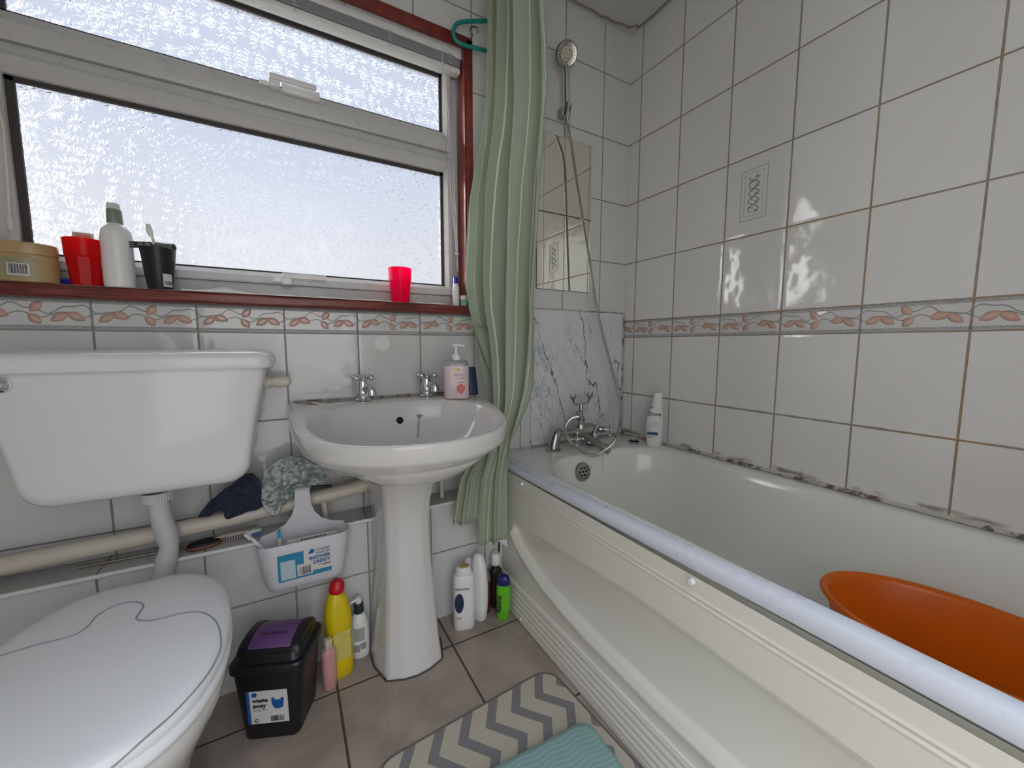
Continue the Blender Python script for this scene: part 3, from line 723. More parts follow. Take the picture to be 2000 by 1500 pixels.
# embossed vine motif on one wall tile
wr = bpy.data.objects['wall_right']
g = G(); MX = -0.0006
y0, y1, z0, z1 = -0.600, -0.517, 1.350, 1.510
for a, b in (((y0, z0), (y1, z0)), ((y1, z0), (y1, z1)), ((y1, z1), (y0, z1)), ((y0, z1), (y0, z0))): g.tube([(MX, a[0], a[1]), (MX, b[0], b[1])], 0.0009, 6)
iy0, iy1, iz0, iz1 = y0 + 0.012, y1 - 0.012, z0 + 0.012, z1 - 0.012
for a, b in (((iy0, iz0), (iy1, iz0)), ((iy1, iz0), (iy1, iz1)), ((iy1, iz1), (iy0, iz1)), ((iy0, iz1), (iy0, iz0))):
    n = int(max(abs(b[0] - a[0]), abs(b[1] - a[1])) / 0.006)
    for i in range(n): 
        t0 = i / n; t1 = (i + 0.55) / n; g.tube([(MX, a[0] + (b[0] - a[0]) * t0, a[1] + (b[1] - a[1]) * t0), (MX, a[0] + (b[0] - a[0]) * t1, a[1] + (b[1] - a[1]) * t1 + 0.0015)], 0.0010, 5)
g.out('embossed_border', simple('grey_embossing', C255(166, 167, 162), 0.3), wr)
g = G(); yc = (y0 + y1) / 2
for s in (1, -1):
    g.tube([(MX, yc + s * 0.017 * sin(i / 40 * 2 * pi * 2.2 + 0.4), iz0 + 0.012 + (iz1 - iz0 - 0.024) * i / 40) for i in range(41)], 0.0012, 6)
for k in range(9):
    zz = iz0 + 0.014 + (iz1 - iz0 - 0.028) * k / 8; s = 1 if k % 2 else -1
    for q in (0.4, 1.2, 2.2, 3.4): g.tube([(MX, yc + s * 0.009, zz), (MX, yc + s * 0.009 + 0.008 * cos(q * 1.7), zz + 0.008 * sin(q * 1.7))], [0.0013, 0.0006], 5)
g.out('embossed_vine', simple('vine_embossing', C255(140, 136, 126), 0.35), wr)

# ------------------------------------------------------------------ wash basin and pedestal
BX = -1.074
basin = thing('wash_basin', 'white ceramic wash basin below the window', 'basin', (BX, 0, 0))
def bo(pts, k=6): 
    full = [(x, y) for x, y in pts] + [(-x, y) for x, y in pts[::-1] if abs(x) > 1e-6]
    return [p for p in smooth2([(x, y, 0) for x, y in full], k)]
outer = bo([(0.0, -0.004), (0.14, -0.004), (0.262, -0.004), (0.276, -0.03), (0.2795, -0.12), (0.2785, -0.22), (0.267, -0.32), (0.233, -0.420), (0.174, -0.492), (0.092, -0.540), (0.0, -0.556)])
inner = bo([(0.0, -0.135), (0.11, -0.145), (0.180, -0.178), (0.216, -0.215), (0.238, -0.262), (0.240, -0.318), (0.227, -0.380), (0.190, -0.448), (0.136, -0.500), (0.068, -0.529), (0.0, -0.538)])
def zt(y): return 0.771 - 0.035 * sstep(0.08, 0.5, -y)
def sc(o, f, cy, z, fy=None, zrel=False): 
    fy = f if fy is None else fy
    return [(x * f, cy + (y - cy) * fy, (zt(y) + z) if zrel else z) for x, y, _ in o]
g = G()
rings = [[(x * f, min(-0.004, -0.16 + (y + 0.16) * fy), z) for x, y, _ in outer] for f, fy, z in ((0.32, 0.30, 0.600), (0.48, 0.46, 0.606), (0.66, 0.66, 0.624), (0.82, 0.835, 0.650), (0.93, 0.935, 0.678))]
rings += [sc(outer, 0.975, -0.1, -0.047, 0.972, True), sc(outer, 0.985, -0.1, -0.040, 0.983, True), sc(outer, 0.996, -0.1, -0.010, 0.995, True), sc(outer, 0.9955, -0.1, -0.004, 0.995, True), sc(outer, 0.990, -0.1, -0.0008, 0.990, True), sc(outer, 0.983, -0.1, 0.0, 0.983, True)]
rings += [sc(inner, 1.01, -0.33, -0.001, 1.01, True), sc(inner, 0.995, -0.33, -0.004, 0.995, True), sc(inner, 0.972, -0.33, -0.014, 0.972, True), sc(inner, 0.93, -0.33, -0.040, 0.93, True), sc(inner, 0.84, -0.32, -0.080, 0.85, True), sc(inner, 0.62, -0.31, -0.118, 0.66, True), sc(inner, 0.30, -0.30, -0.136, 0.34, True), sc(inner, 0.10, -0.29, -0.142, 0.12, True)]
# ensure the back edge stays at the wall
rings = [[(x, min(y, -0.0035), z) for x, y, z in r] for r in rings]
g.loft(rings); g.out('bowl', 'ceramic', basin, ang=60)
basin_hit = hitter(g, basin.location)
g = G(); g.lathe([(0.0, 0.0006), (0.0105, 0.0006), (0.0112, -0.002), (0.0, -0.004)], seg=24).xf(basin_hit(781, 821)); g.out('overflow_hole', 'dark_hole', basin)
mx_ = basin_hit(819, 813); c0 = mx_ @ Vector((0, 0, 0.003)); c1_ = basin_hit(817, 835) @ Vector((0, 0, 0.003)); c2_ = basin_hit(816, 856) @ Vector((0, 0, 0.002))
g = G(); g.sphere(tuple(c0), 0.0062); g.tube([tuple(c0 + Vector((-0.009, 0, 0.002))), tuple(c0 + Vector((0.009, 0, 0.002)))], 0.0025, 8); g.tube([tuple(c0), tuple(c1_), tuple(c2_)], 0.0014, 6); g.out('chain_stay', 'chrome_dull', basin)
g = G(); g.lathe([(0.026, 0.0), (0.027, 0.003), (0.018, 0.003), (0.0, 0.001)], (0.0, -0.290, 0.6295), 24); g.out('waste_fitting', 'chrome', basin)
def grime():
    m = Mat('grimy_sealant', (0.7, 0.7, 0.68), 0.6); n = m.noise(14, 4, 0.7); m.set('Base Color', m.color(n.sm(0.50, 0.60), C255(190, 186, 182), C255(116, 88, 78))); m.bump(n * 0.001, 1.0); return m.m
M['grime'] = grime()
g = G(); g.tube([(-0.262, -0.0035, 0.7725), (0, -0.0035, 0.7725), (0.262, -0.0035, 0.7725)], 0.0017, 6); g.out('wall_sealant', 'grime', basin)
ped = thing('basin_pedestal', 'white ceramic pedestal standing under the wash basin', 'pedestal', (-1.066, -0.19, 0))
def oct_(w, yf, yb, z, fw, c=0.0): # half octagon in plan, open side to the wall
    p = [(w, yb), (w * 1.0, yb - (yb - yf) * 0.48), (w * 0.80, yf + 0.020), (fw, yf + 0.001), (0, yf - 0.004), (-fw, yf + 0.001), (-w * 0.80, yf + 0.020), (-w * 1.0, yb - (yb - yf) * 0.48), (-w, yb)]
    return [(c + x, y, z) for x, y in p]
g = G(); Z0 = -0.19
secs = [(0.100, -0.292, -0.115, 0.0, 0.036), (0.099, -0.291, -0.115, 0.012, 0.036), (0.094, -0.284, -0.115, 0.06, 0.035), (0.085, -0.270, -0.115, 0.18, 0.033), (0.078, -0.260, -0.115, 0.32, 0.032), (0.076, -0.256, -0.110, 0.42, 0.032), (0.080, -0.262, -0.10, 0.49, 0.034), (0.088, -0.280, -0.08, 0.545, 0.040), (0.098, -0.30, -0.06, 0.580, 0.05), (0.104, -0.31, -0.05, 0.596, 0.05)]
def dens(r):
    o = []
    for i in range(len(r) - 1):
        a, b = Vector(r[i]), Vector(r[i + 1]); o += [tuple(a.lerp(b, t / 4)) for t in range(4)]
    o.append(r[-1]); return o
g.loft([[(x, y - Z0, z) for x, y, z in dens(oct_(s_[0], s_[1], s_[2], s_[3] + 0.0005, s_[4]))] for s_ in secs])
g.out('column', 'ceramic', ped, ang=50)
g = G(); b0 = [(x * 1.03, y - Z0 - 0.002, 0.0004) for x, y, z in oct_(0.100, -0.292, -0.115, 0, 0.036)]; g.tube(b0, 0.0026, 6); g.out('base_joint', simple('dark_joint', C255(70, 60, 54), 0.8), ped)
def tap(name, label, x, y, rot):
    t = thing(name, label, 'tap', (x, y, zt(y) + 0.0008), rot, group='pillar taps on the wash basin')
    g = G(); g.lathe([(0.0, 0.0), (0.021, 0.0), (0.022, 0.003), (0.017, 0.006), (0.0175, 0.008), (0.0170, 0.034), (0.0150, 0.048), (0.0125, 0.056), (0.0130, 0.058), (0.0, 0.060)], seg=24); g.out('tap_body', 'chrome', t)
    g = G(); g.tube([(0, -0.004, 0.030), (0.002, -0.018, 0.036), (0.003, -0.030, 0.036), (0.003, -0.038, 0.030), (0.003, -0.039, 0.020)], [0.0125, 0.0130, 0.0125, 0.0125, 0.0125], 14, smooth=4); g.lathe([(0.0130, 0.016), (0.0145, 0.019), (0.0130, 0.024)], (0.003, -0.039, 0), 14); g.out('spout', 'chrome', t)
    g = G(); g.lathe([(0.007, 0.058), (0.012, 0.064), (0.013, 0.070), (0.010, 0.076), (0.0, 0.079)], seg=18)
    for k in range(4):
        a = radians(20) + k * pi / 2; g.tube([(0.006 * cos(a), 0.006 * sin(a), 0.068), (0.018 * cos(a), 0.018 * sin(a), 0.068), (0.030 * cos(a), 0.030 * sin(a), 0.069)], [0.0060, 0.0058, 0.0082], 10); g.sphere((0.0305 * cos(a), 0.0305 * sin(a), 0.069), 0.0086)
    g.out('cross_head', 'chrome', t); return t
tap('basin_tap', 'left chrome cross-head tap on the wash basin', -1.150, -0.070, radians(26)); tap('basin_tap', 'right chrome cross-head tap on the wash basin, beside the soap bottle', -0.950, -0.066, radians(22))
stk = tag(G().lathe([(0.0, 0.0), (0.024, 0.0), (0.024, 0.0008), (0.0, 0.0009)], seg=40, axis='-y').xf(Matrix.Translation((-1.074, -0.0006, 0.9435))).out('wall_sticker', simple('glossy_white_sticker', C255(222, 222, 220), 0.3)), 'round white sticker on the tile above the wash basin', 'sticker')

# ------------------------------------------------------------------ toilet
cis = thing('toilet_cistern', 'white ceramic toilet cistern mounted on the wall below the window', 'cistern', (-1.635, 0, 0.60))
def trap(wb, wt, z0, z1, rb, rt=0.012):
    """xz outline, rounded bottom corners"""
    p = []; n = 7
    for i in range(n + 1): a = radians(-90 + 85 * i / n); p.append((wb - rb + rb * cos(a), z0 + rb + rb * sin(a)))
    p.append((wb + (wt - wb) * 0.3, z0 + (z1 - z0) * 0.45)); p.append((wt, z1 - 0.001)); p.append((wt, z1))
    return p + [(-x, z) for x, z in p[::-1]]
g = G(); ys = [(-0.004, 0.97, 0.006), (-0.02, 0.995, 0.001), (-0.150, 1.0, 0.0), (-0.172, 0.992, 0.003), (-0.184, 0.970, 0.012), (-0.189, 0.93, 0.028)]
rings = []
for y, f, dz in ys: rings.append([(x * f, y, max(z, 0) + dz * (1 - z / 0.29)) for x, z in trap(0.198, 0.244, 0.0, 0.290, 0.052)])
g.loft(rings); g.out('tank', 'ceramic_cistern', cis, ang=60)
def domelid():
    g = G(); R = [(0.240, 0.092, 0.284, 0.02), (0.2535, 0.099, 0.284, 0.03), (0.257, 0.1015, 0.290, 0.034), (0.256, 0.1015, 0.305, 0.034), (0.251, 0.098, 0.3165, 0.033), (0.240, 0.089, 0.3225, 0.03), (0.20, 0.06, 0.326, 0.03), (0.10, 0.03, 0.3275, 0.02)]
    g.loft([ring([(x, y - 0.0045) for x, y in [(a, b + (hy * 0)) for a, b in rr(0, -0.102, hx, hy, r, 6)]], z) for hx, hy, z, r in R]); return g
domelid().out('cistern_lid', 'ceramic_cistern', cis, ang=60)
g = G(); g.lathe([(0.013, 0.0), (0.0155, 0.004), (0.0145, 0.012), (0.008, 0.019), (0.0, 0.020)], (0, 0, 0), 22, axis='-y').xf(Matrix.Translation((-0.192, -0.187, 0.262))); g.tube([(-0.192, -0.200, 0.262), (-0.215, -0.204, 0.262), (-0.245, -0.206, 0.258)], [0.008, 0.007, 0.008], 10, smooth=4); g.out('flush_lever', 'chrome', cis)
bg_ = G().lathe([(0.0, 0.0), (0.0145, 0.0), (0.0145, 0.0012), (0.0125, 0.0022), (0.0, 0.0026)], (0, 0, 0), 28, axis='-y').xf(Matrix.Translation((0.184, -0.1845, 0.254)) @ Matrix.Scale(1.12, 4, (1, 0, 0))).out('round_badge', simple('green_marbled_badge', C255(108, 138, 130), 0.3, var=0.35, vscale=160), cis)
g = G(); g.tube([(0.232, -0.10, 0.240), (0.247, -0.10, 0.240)], 0.0165, 16); g.tube([(0.247, -0.10, 0.240), (0.256, -0.10, 0.240)], 0.0125, 14); fit_m = simple('scaly_cream_fitting', C255(206, 199, 188), 0.6, var=0.22, vscale=150)
g.tube([(0.256, -0.10, 0.240), (0.280, -0.10, 0.240)], 0.0155, 14); g.sphere((0.280, -0.10, 0.240), 0.0155); g.out('side_inlet', fit_m, cis)
g = G(); g.tube([(0, -0.105, -0.010), (0, -0.105, 0.004)], 0.030, 20); g.out('outlet_seal', 'black', cis)
fp = thing('flush_pipe', 'white crinkled flush pipe with a ribbed nut between the cistern and the toilet', 'pipe', (-1.635, -0.105, 0.36))
g = G(); g.lathe([(0.0275 + 0.0012 * (k % 2), 0.212 + 0.0) for k in (0,)] + [(0.030, 0.215), (0.030, 0.228), (0.0, 0.229)], seg=28)
ringn = []
for z in (0.206, 0.228): ringn.append([((0.0300 + 0.0010 * (j % 2)) * cos(2 * pi * j / 72), (0.0300 + 0.0010 * (j % 2)) * sin(2 * pi * j / 72), z) for j in range(72)])
g = G(); g.loft(ringn); g.out('ribbed_nut', 'white_pipe', fp)
g = G(); g.tube([(0.001, 0, 0.206), (0.004, 0, 0.16), (0.012, 0.0, 0.11), (0.014, -0.004, 0.085), (0.008, -0.006, 0.055), (0.000, -0.010, 0.02), (-0.004, -0.02, -0.03), (-0.003, -0.07, -0.06)], [0.0215, 0.0215, 0.0225, 0.0190, 0.0225, 0.022, 0.022, 0.022], 20, smooth=6); g.out('crinkled_pipe', 'white_pipe', fp)

toi = thing('toilet', 'white toilet with a closed grey-white plastic lid at the left', 'toilet', (-1.642, -0.46, 0))
def lido(f=1.0, hw=0.178, yb=-0.222, yf=-0.712, sq=0.0):
    pts = [(0.0, yb), (0.06, yb + 0.002), (0.112, yb - 0.030), (0.150, yb - 0.092), (0.171, yb - 0.180), (0.178, yb - 0.270), (0.170, yb - 0.350), (0.140, yb - 0.424), (0.085, yb - 0.472), (0.0, yf)]
    k = hw / 0.178; pts = [(x * k, y) for x, y in pts]
    full = pts + [(-x, y) for x, y in pts[1:-1][::-1]]
    return [(x * f, -0.46 + (y + 0.46) * f + 0.46, 0) for x, y, _ in smooth2([(a, b, 0) for a, b in full], 6)]
g = G(); L = lambda f, z, **k: [(x, y, z) for x, y, _ in lido(f, **k)]
g.loft([L(0.965, 0.404), L(0.995, 0.406), L(1.0, 0.412), L(0.995, 0.420), L(0.97, 0.4265), L(0.90, 0.4305), L(0.7, 0.4335), L(0.4, 0.4345), L(0.1, 0.435)]); g.out('lid', 'seat', toi, ang=60)
lid_hit = hitter(g, toi.location)
g = G(); g.loft([L(0.96, 0.378), L(0.995, 0.381), L(1.005, 0.388), L(1.003, 0.397), L(0.98, 0.4035), L(0.9, 0.4038)]); g.out('seat', 'seat', toi, ang=60)
g = G()
def sn(px, py): return tuple(lid_hit(px, py) @ Vector((0, 0, 0.0003)))
seam = [sn(*q) for q in ((0, 1282), (73, 1260), (139, 1243), (170, 1225), (190, 1203), (227, 1183), (262, 1176), (280, 1182), (274, 1195), (266, 1209), (282, 1213), (310, 1210), (352, 1199), (389, 1196), (414, 1206), (428, 1228), (431, 1262), (420, 1292), (396, 1330), (340, 1392), (280, 1445), (215, 1502), (170, 1535))]
g.tube(seam, 0.0015, 6, smooth=5); g.out('lid_seam', simple('seam_grey', C255(150, 154, 158), 0.4), toi)
g = G(); g.loft([L(0.52, 0.0005, hw=0.20), L(0.53, 0.02, hw=0.20), L(0.50, 0.10, hw=0.19), L(0.56, 0.19, hw=0.185), L(0.76, 0.27), L(0.90, 0.32), L(0.965, 0.35), L(0.975, 0.368), L(0.96, 0.3775), L(0.8, 0.3775)]); g.out('pan', 'ceramic', toi, ang=60)
g = G(); g.loft([L(0.535, 0.0003, hw=0.20), L(0.545, 0.006, hw=0.20)]); g.out('base_joint', simple('dark_floor_joint', C255(60, 54, 50), 0.8), toi)
for s in (-1, 1):
    g = G(); g.lathe([(0.012, 0.378), (0.014, 0.385), (0.013, 0.400), (0.0, 0.403)], (s * 0.075, 0.225, 0), 18); g.out('hinge', 'seat', toi)

# ------------------------------------------------------------------ pipes
pp = thing('waste_pipe', 'long cream-painted waste pipe running along the wall behind the flush pipe', 'pipe', (-1.6, -0.060, 0.45))
g = G(); P0 = [(XL + 0.001, -0.060, 0.450), (-1.6, -0.060, 0.466), (-1.30, -0.060, 0.486), (-1.128, -0.060, 0.503)]
g.tube(rel(pp, P0), 0.0205, 20, smooth=4); g.out('pipe_run', 'cream_pipe', pp)
g = G(); g.tube(rel(pp, [(-1.175, -0.060, 0.4985), (-1.128, -0.060, 0.5035)]), 0.0225, 20); g.out('pipe_socket', 'cream_pipe', pp)
g = G(); g.tube(rel(pp, [(-1.130, -0.060, 0.503), (-1.090, -0.060, 0.507)]), 0.0195, 16); g.out('rusty_coupling', simple('flaking_rusty_paint', C255(98, 58, 48), 0.8, var=0.7, vscale=70), pp)
g = G(); g.tube(rel(pp, [(-1.268, -0.062, 0.408), (-1.272, -0.062, 0.482)]), 0.0085, 12); g.out('pipe_branch', 'cream_pipe', pp)
sp2 = thing('supply_pipe', 'thin cream supply pipe dropping behind the right side of the basin pedestal', 'pipe', (-0.90, -0.055, 0.4095))
g = G(); g.tube([(0, 0, 0.0), (0, 0, 0.185)], 0.0075, 12); g.out('pipe_run', 'cream_pipe', sp2)

# ------------------------------------------------------------------ shower curtain
cur = thing('shower_curtain', 'long sage green shower curtain with thin white stripes bunched by the window', 'curtain', (-0.72, -0.18, 0.27))
Lb = [(2.235, -0.700, -0.045), (1.90, -0.700, -0.045), (1.765, -0.705, -0.045), (1.592, -0.735, -0.045), (1.415, -0.782, -0.048), (1.243, -0.798, -0.050), (1.139, -0.804, -0.055), (1.06, -0.790, -0.055), (0.999, -0.768, -0.055), (0.89, -0.735, -0.06), (0.80, -0.722, -0.08), (0.74, -0.725, -0.10), (0.66, -0.752, -0.13), (0.58, -0.815, -0.150), (0.50, -0.872, -0.155), (0.37, -0.898, -0.155), (0.27, -0.905, -0.155)]
Rb = [(2.235, -0.690, -0.330), (1.885, -0.695, -0.338), (1.672, -0.695, -0.365), (1.344, -0.695, -0.332), (0.976, -0.697, -0.306), (0.80, -0.706, -0.295), (0.735, -0.715, -0.280), (0.62, -0.722, -0.225), (0.494, -0.724, -0.205), (0.27, -0.724, -0.205)]
def bt(tab, z):
    for a, b in zip(tab, tab[1:]):
        if z >= b[0]: t = (a[0] - z) / (a[0] - b[0]); t = max(0, min(1, t)); return Vector((a[1] + (b[1] - a[1]) * t, a[2] + (b[2] - a[2]) * t, 0))
    return Vector((tab[-1][1], tab[-1][2], 0))
def cur_pt(s, z):
    l, r = bt(Lb, z), bt(Rb, z); b = r - l; n = Vector((-b.y, b.x, 0)).normalized()
    if n.y > 0: n = -n
    amp = 0.043 - 0.031 * sstep(0.85, 0.5, z)
    w = 2 * pi * 3.6 * (s ** 0.86 + 0.016 * sin(7 * s + z * 1.2)) + 2.6
    p = l + b * s; f = 0.45 * sin(w) + 0.60 * math.asin(0.985 * sin(w)) / 1.5 + 0.16 * sin(2.6 * w + 1.3 + z * 0.9); p += n * f * amp * min(1, 0.30 + 5 * min(s, 1 - s + 0.08)) ; p += b.normalized() * 0.010 * cos(w + 0.5) * (1 - abs(2 * s - 1) ** 3)
    # tight wrinkles where the cloth rests against the sill
    q = noise.noise(Vector((s * 6, z * 5, 2.0))) * 0.006 + noise.noise(Vector((s * 16, z * 9, 7.0))) * 0.0025
    p += n * q
    if z < 0.42: p.y = min(p.y, -0.122)
    if z < 0.60: p.x = min(p.x, -0.708)
    if z > 0.96: p.y = min(p.y, -0.018)
    return p
ns, nzc = 300, 110; vs = []; uv = []; fs = []
CL = Vector(cur.location)
for i in range(nzc + 1):
    for j in range(ns + 1):
        s = j / ns; zh = 0.350 - 0.082 * sstep(0.40, 0.46, s) + 0.006 * sin(s * 40)
        z = 2.235 + (zh - 2.235) * i / nzc; p = cur_pt(s, z); vs.append((p.x - CL.x, p.y - CL.y, z - CL.z)); uv.append((s * 0.66 + 0.012, z))
for i in range(nzc):
    for j in range(ns): a = i * (ns + 1) + j; fs.append((a, a + 1, a + ns + 2, a + ns + 1))
co_ = mk('curtain_cloth', vs, fs, 'curtain', cur, ang=180, uv=uv)
sm_ = co_.modifiers.new('thickness', 'SOLIDIFY'); sm_.thickness = 0.0009; sm_.offset = 0
# the free edge folded over above the basin
g = G(); fl_a = [(925, 636), (935, 668), (948, 705), (962, 745), (978, 790), (988, 822)]; fl_b = [(958, 640), (966, 668), (974, 705), (982, 745), (992, 790), (1000, 822)]; fv = []; fu = []; ff = []
for i, (a, b) in enumerate(zip(fl_a, fl_b)):
    for j in range(9):
        t = j / 8; yy = -0.118 - 0.010 * sin(pi * t) - 0.004 * i; p = Vector(at(a[0] + (b[0] - a[0]) * t, a[1] + (b[1] - a[1]) * t, 'y', yy)) - CL; fv.append(tuple(p)); fu.append((0.052 + 0.052 * t, i * 0.1))
for i in range(5):
    for j in range(8): q = i * 9 + j; ff.append((q, q + 1, q + 10, q + 9))
fo_ = mk('folded_edge', fv, ff, 'curtain', cur, ang=180, uv=fu); fm_ = fo_.modifiers.new('thickness', 'SOLIDIFY'); fm_.thickness = 0.0012; fm_.offset = 0
# white hem corner at the bottom
g = G(); h0 = cur_pt(0.86, 0.268) - CL; h1 = cur_pt(0.995, 0.268) - CL; zz = 0.268 - CL.z
g.loft([[(h0.x, h0.y - 0.002, zz + 0.003), (h0.x, h0.y + 0.001, zz + 0.003)], [((h0.x + h1.x) / 2, (h0.y + h1.y) / 2 - 0.004, zz - 0.004), ((h0.x + h1.x) / 2, (h0.y + h1.y) / 2, zz + 0.010)], [(h1.x, h1.y - 0.003, zz - 0.016), (h1.x, h1.y, zz + 0.012)]], closed=False)
g.out('hem_corner', 'thin_white', cur)
# curtain rod just under the ceiling
rod = thing('curtain_rod', 'white curtain rod running along the ceiling edge of the bath', 'curtain rod', (-0.70, -0.2, 2.238))
g = G(); g.tube([(0, 0.198, 0), (0, -1.53, 0)], 0.008, 12); g.out('rod', 'white_pl', rod)

# ------------------------------------------------------------------ hanger and hook
hg = thing('clothes_hanger', 'teal plastic clothes hanger poking out from behind the curtain', 'hanger', tuple(at(900, 60, 'y', -0.030)))
hp2 = [tuple(at(x, y, 'y', -0.030)) for x, y in ((985, 41), (945, 41), (912, 42), (893, 46), (885, 60), (889, 76), (903, 87), (930, 94), (955, 101), (990, 112))]
g = G(); g.tube(rel(hg, hp2), 0.0062, 12, smooth=4); g.out('hanger_frame', simple('teal_plastic', C255(30, 138, 126), 0.35), hg)
hk = thing('cup_hook', 'small dark metal hook hanging inside the teal hanger', 'hook', tuple(at(920, 70, 'y', -0.022)))
g = G(); g.tube(rel(hk, [tuple(at(x, y, 'y', -0.022)) for x, y in ((919, 79), (923, 68), (918, 60), (920, 54), (927, 52), (933, 57), (933, 64))]), 0.0017, 8, smooth=4); g.tube(rel(hk, [tuple(at(x, y, 'y', -0.024)) for x, y in ((902, 74), (912, 78), (922, 80))]), 0.0014, 6); g.out('hook_wire', simple('dark_steel', (0.16, 0.15, 0.15), 0.35, 1.0), hk)

# ------------------------------------------------------------------ venetian blind pulled up
bl = thing('venetian_blind', 'white venetian blind pulled up to the top of the window', 'blind', (-1.35, 0.028, 1.90))
BLX0, BLX1 = -1.925 + 1.35, -0.783 + 1.35
g = G(); g.box(BLX0, BLX1, -0.014, 0.018, 0.010, 0.040, 0.002); g.box(BLX1 - 0.022, BLX1 + 0.003, -0.017, 0.019, 0.006, 0.043, 0.002); g.out('head_rail', 'upvc2', bl)
for k in range(9):
    g = G(); z = 0.0085 - 0.0034 * k; x1 = BLX1 - 0.004 + 0.004 * math.sin(k * 2.1); g.prism([(-0.015, z), (0.0, z + 0.0014), (0.015, z), (0.015, z - 0.0009), (0.0, z + 0.0005), (-0.015, z - 0.0009)], 'yz', BLX0 + 0.004, x1); g.out('slat', 'grey_pl', bl, smooth=False)
g = G(); g.box(BLX0 + 0.002, BLX1 - 0.002, -0.016, 0.016, -0.043, -0.024, 0.004); g.out('bottom_rail', 'upvc2', bl)
for x in (-0.82, -1.02, -1.28, -1.60):
    g = G(); x += 1.35
    for k in range(7): g.tube([(x - 0.006 + 0.0035 * (k % 2), -0.0175, 0.012 - 0.005 * k), (x + 0.006 - 0.0035 * (k % 2), -0.0175, 0.009 - 0.005 * k)], 0.0012, 6)
    g.sphere((x, -0.0165, -0.032), 0.0042); g.out('ladder_cord', 'thin_white', bl)
kn = at(893, 496, 'y', 0.018)
def cordpath(px0, pxm, o): return [tuple(Vector(at(862, 96, 'y', 0.012)) - Vector(bl.location)), tuple(Vector(at(868 + px0, 160, 'y', 0.012)) - Vector(bl.location)), tuple(Vector(at(880 + pxm, 330, 'y', 0.016)) - Vector(bl.location)), tuple(Vector(kn) + Vector((o, 0, 0)) - Vector(bl.location))]
for a, b, c in ((-1, -3, -0.003), (0, 1, 0.0), (2, 5, 0.003)):
    g = G(); g.tube(cordpath(a, b, c), 0.0011, 6, smooth=5); g.out('pull_cord', 'thin_white', bl)
g = G(); k0 = Vector(kn) - Vector(bl.location); g.sphere(tuple(k0), 0.006); g.tube([tuple(k0 + Vector((-0.008, 0, 0.002))), tuple(k0 + Vector((0.008, 0, 0.001)))], 0.003, 8); g.tube([tuple(k0), tuple(k0 + Vector((0.003, 0, -0.06)))], 0.0012, 6); g.tube([tuple(k0), tuple(k0 + Vector((-0.002, 0, -0.06)))], 0.0012, 6); g.out('cord_knot', 'thin_white', bl)
g = G(); w0 = Vector(at(6, 250, 'y', 0.030)) - Vector(bl.location); w1 = Vector(at(20, 450, 'y', 0.030)) - Vector(bl.location); g.tube([(w0.x - 0.03, w0.y - 0.012, -0.03), tuple(w0), tuple(w1)], 0.0028, 8); g.tube([tuple(w1 + Vector((0, 0, 0.03))), tuple(w1)], 0.0042, 10); g.out('tilt_wand', 'cream_pipe', bl)

# ------------------------------------------------------------------ things on the window sill
ZS = 1.0763
def facet_cup(name, label, x, y, r0, r1, h, mat, group=None, facets=True):
    t = thing(name, label, 'cup', (x, y, ZS), 0.2, group); g = G(); seg = 40
    def rg(r, z, fl): return [((r * (1 - fl * (1 - cos(pi / 10) / max(cos((2 * pi * j / seg) % (pi / 5) - pi / 10), 0.9)))) * cos(2 * pi * j / seg), (r * (1 - fl * (1 - cos(pi / 10) / max(cos((2 * pi * j / seg) % (pi / 5) - pi / 10), 0.9)))) * sin(2 * pi * j / seg), z) for j in range(seg)]
    m = lambda q: r0 + (r1 - r0) * q; fl = 1.0 if facets else 0
    g.loft([rg(r0 * 0.93, 0.0, fl), rg(r0, 0.003, fl), rg(m(0.60), h * 0.60, fl), rg(m(0.66) + (0.0012 if facets else 0), h * 0.64, 0), rg(r1, h - 0.001, 0), rg(r1 - 0.0008, h, 0), rg(r1 - 0.0022, h - 0.001, 0), rg(m(0.6) - 0.003, h * 0.6, 0), rg(r0 - 0.0035, 0.005, 0)])
    g.out('cup_wall', mat, t, ang=24); return t
jar = thing('cream_jar', 'squat gold cream jar with a barcode label at the left end of the sill', 'jar', (-1.852, 0.006, ZS)); 
g = G(); E = lambda rx, ry, z: [(rx * cos(2 * pi * j / 44), ry * sin(2 * pi * j / 44), z) for j in range(44)]
g.loft([E(0.050, 0.030, 0), E(0.055, 0.034, 0.003), E(0.056, 0.035, 0.030), E(0.056, 0.035, 0.060), E(0.053, 0.033, 0.063)]); gold = simple('gold_plastic', C255(176, 148, 104), 0.30, var=0.06); g.out('jar_body', gold, jar)
g = G(); g.loft([E(0.0565, 0.0355, 0.062), E(0.0575, 0.036, 0.064), E(0.0575, 0.036, 0.080), E(0.0555, 0.0345, 0.086), E(0.050, 0.030, 0.088)]); g.out('screw_lid', gold, jar)
def curved_label(name, par, rx, ry, a0, a1, z0, z1, mat, off=0.0006, c=(0, 0, 0), n=14):
    g = G(); A = [radians(a0 + (a1 - a0) * i / n) for i in range(n + 1)]; rg = []
    for a in A: rg.append([(c[0] + (rx + o) * cos(a), c[1] + (ry + o) * sin(a), c[2] + z) for z, o in ((z0, 0.0001), (z1, 0.0001), (z1, off), (z0, off))])
    g.loft(rg); return g.out(name, mat, par)
lb = curved_label('jar_label', jar, 0.056, 0.035, 212, 306, 0.008, 0.054, simple('olive_label', C255(150, 144, 108), 0.4, var=0.3, vscale=60))
curved_label('barcode_panel', jar, 0.0566, 0.0356, 258, 292, 0.014, 0.040, 'paper')
g = G(); r_ = random.Random(4); a = 261
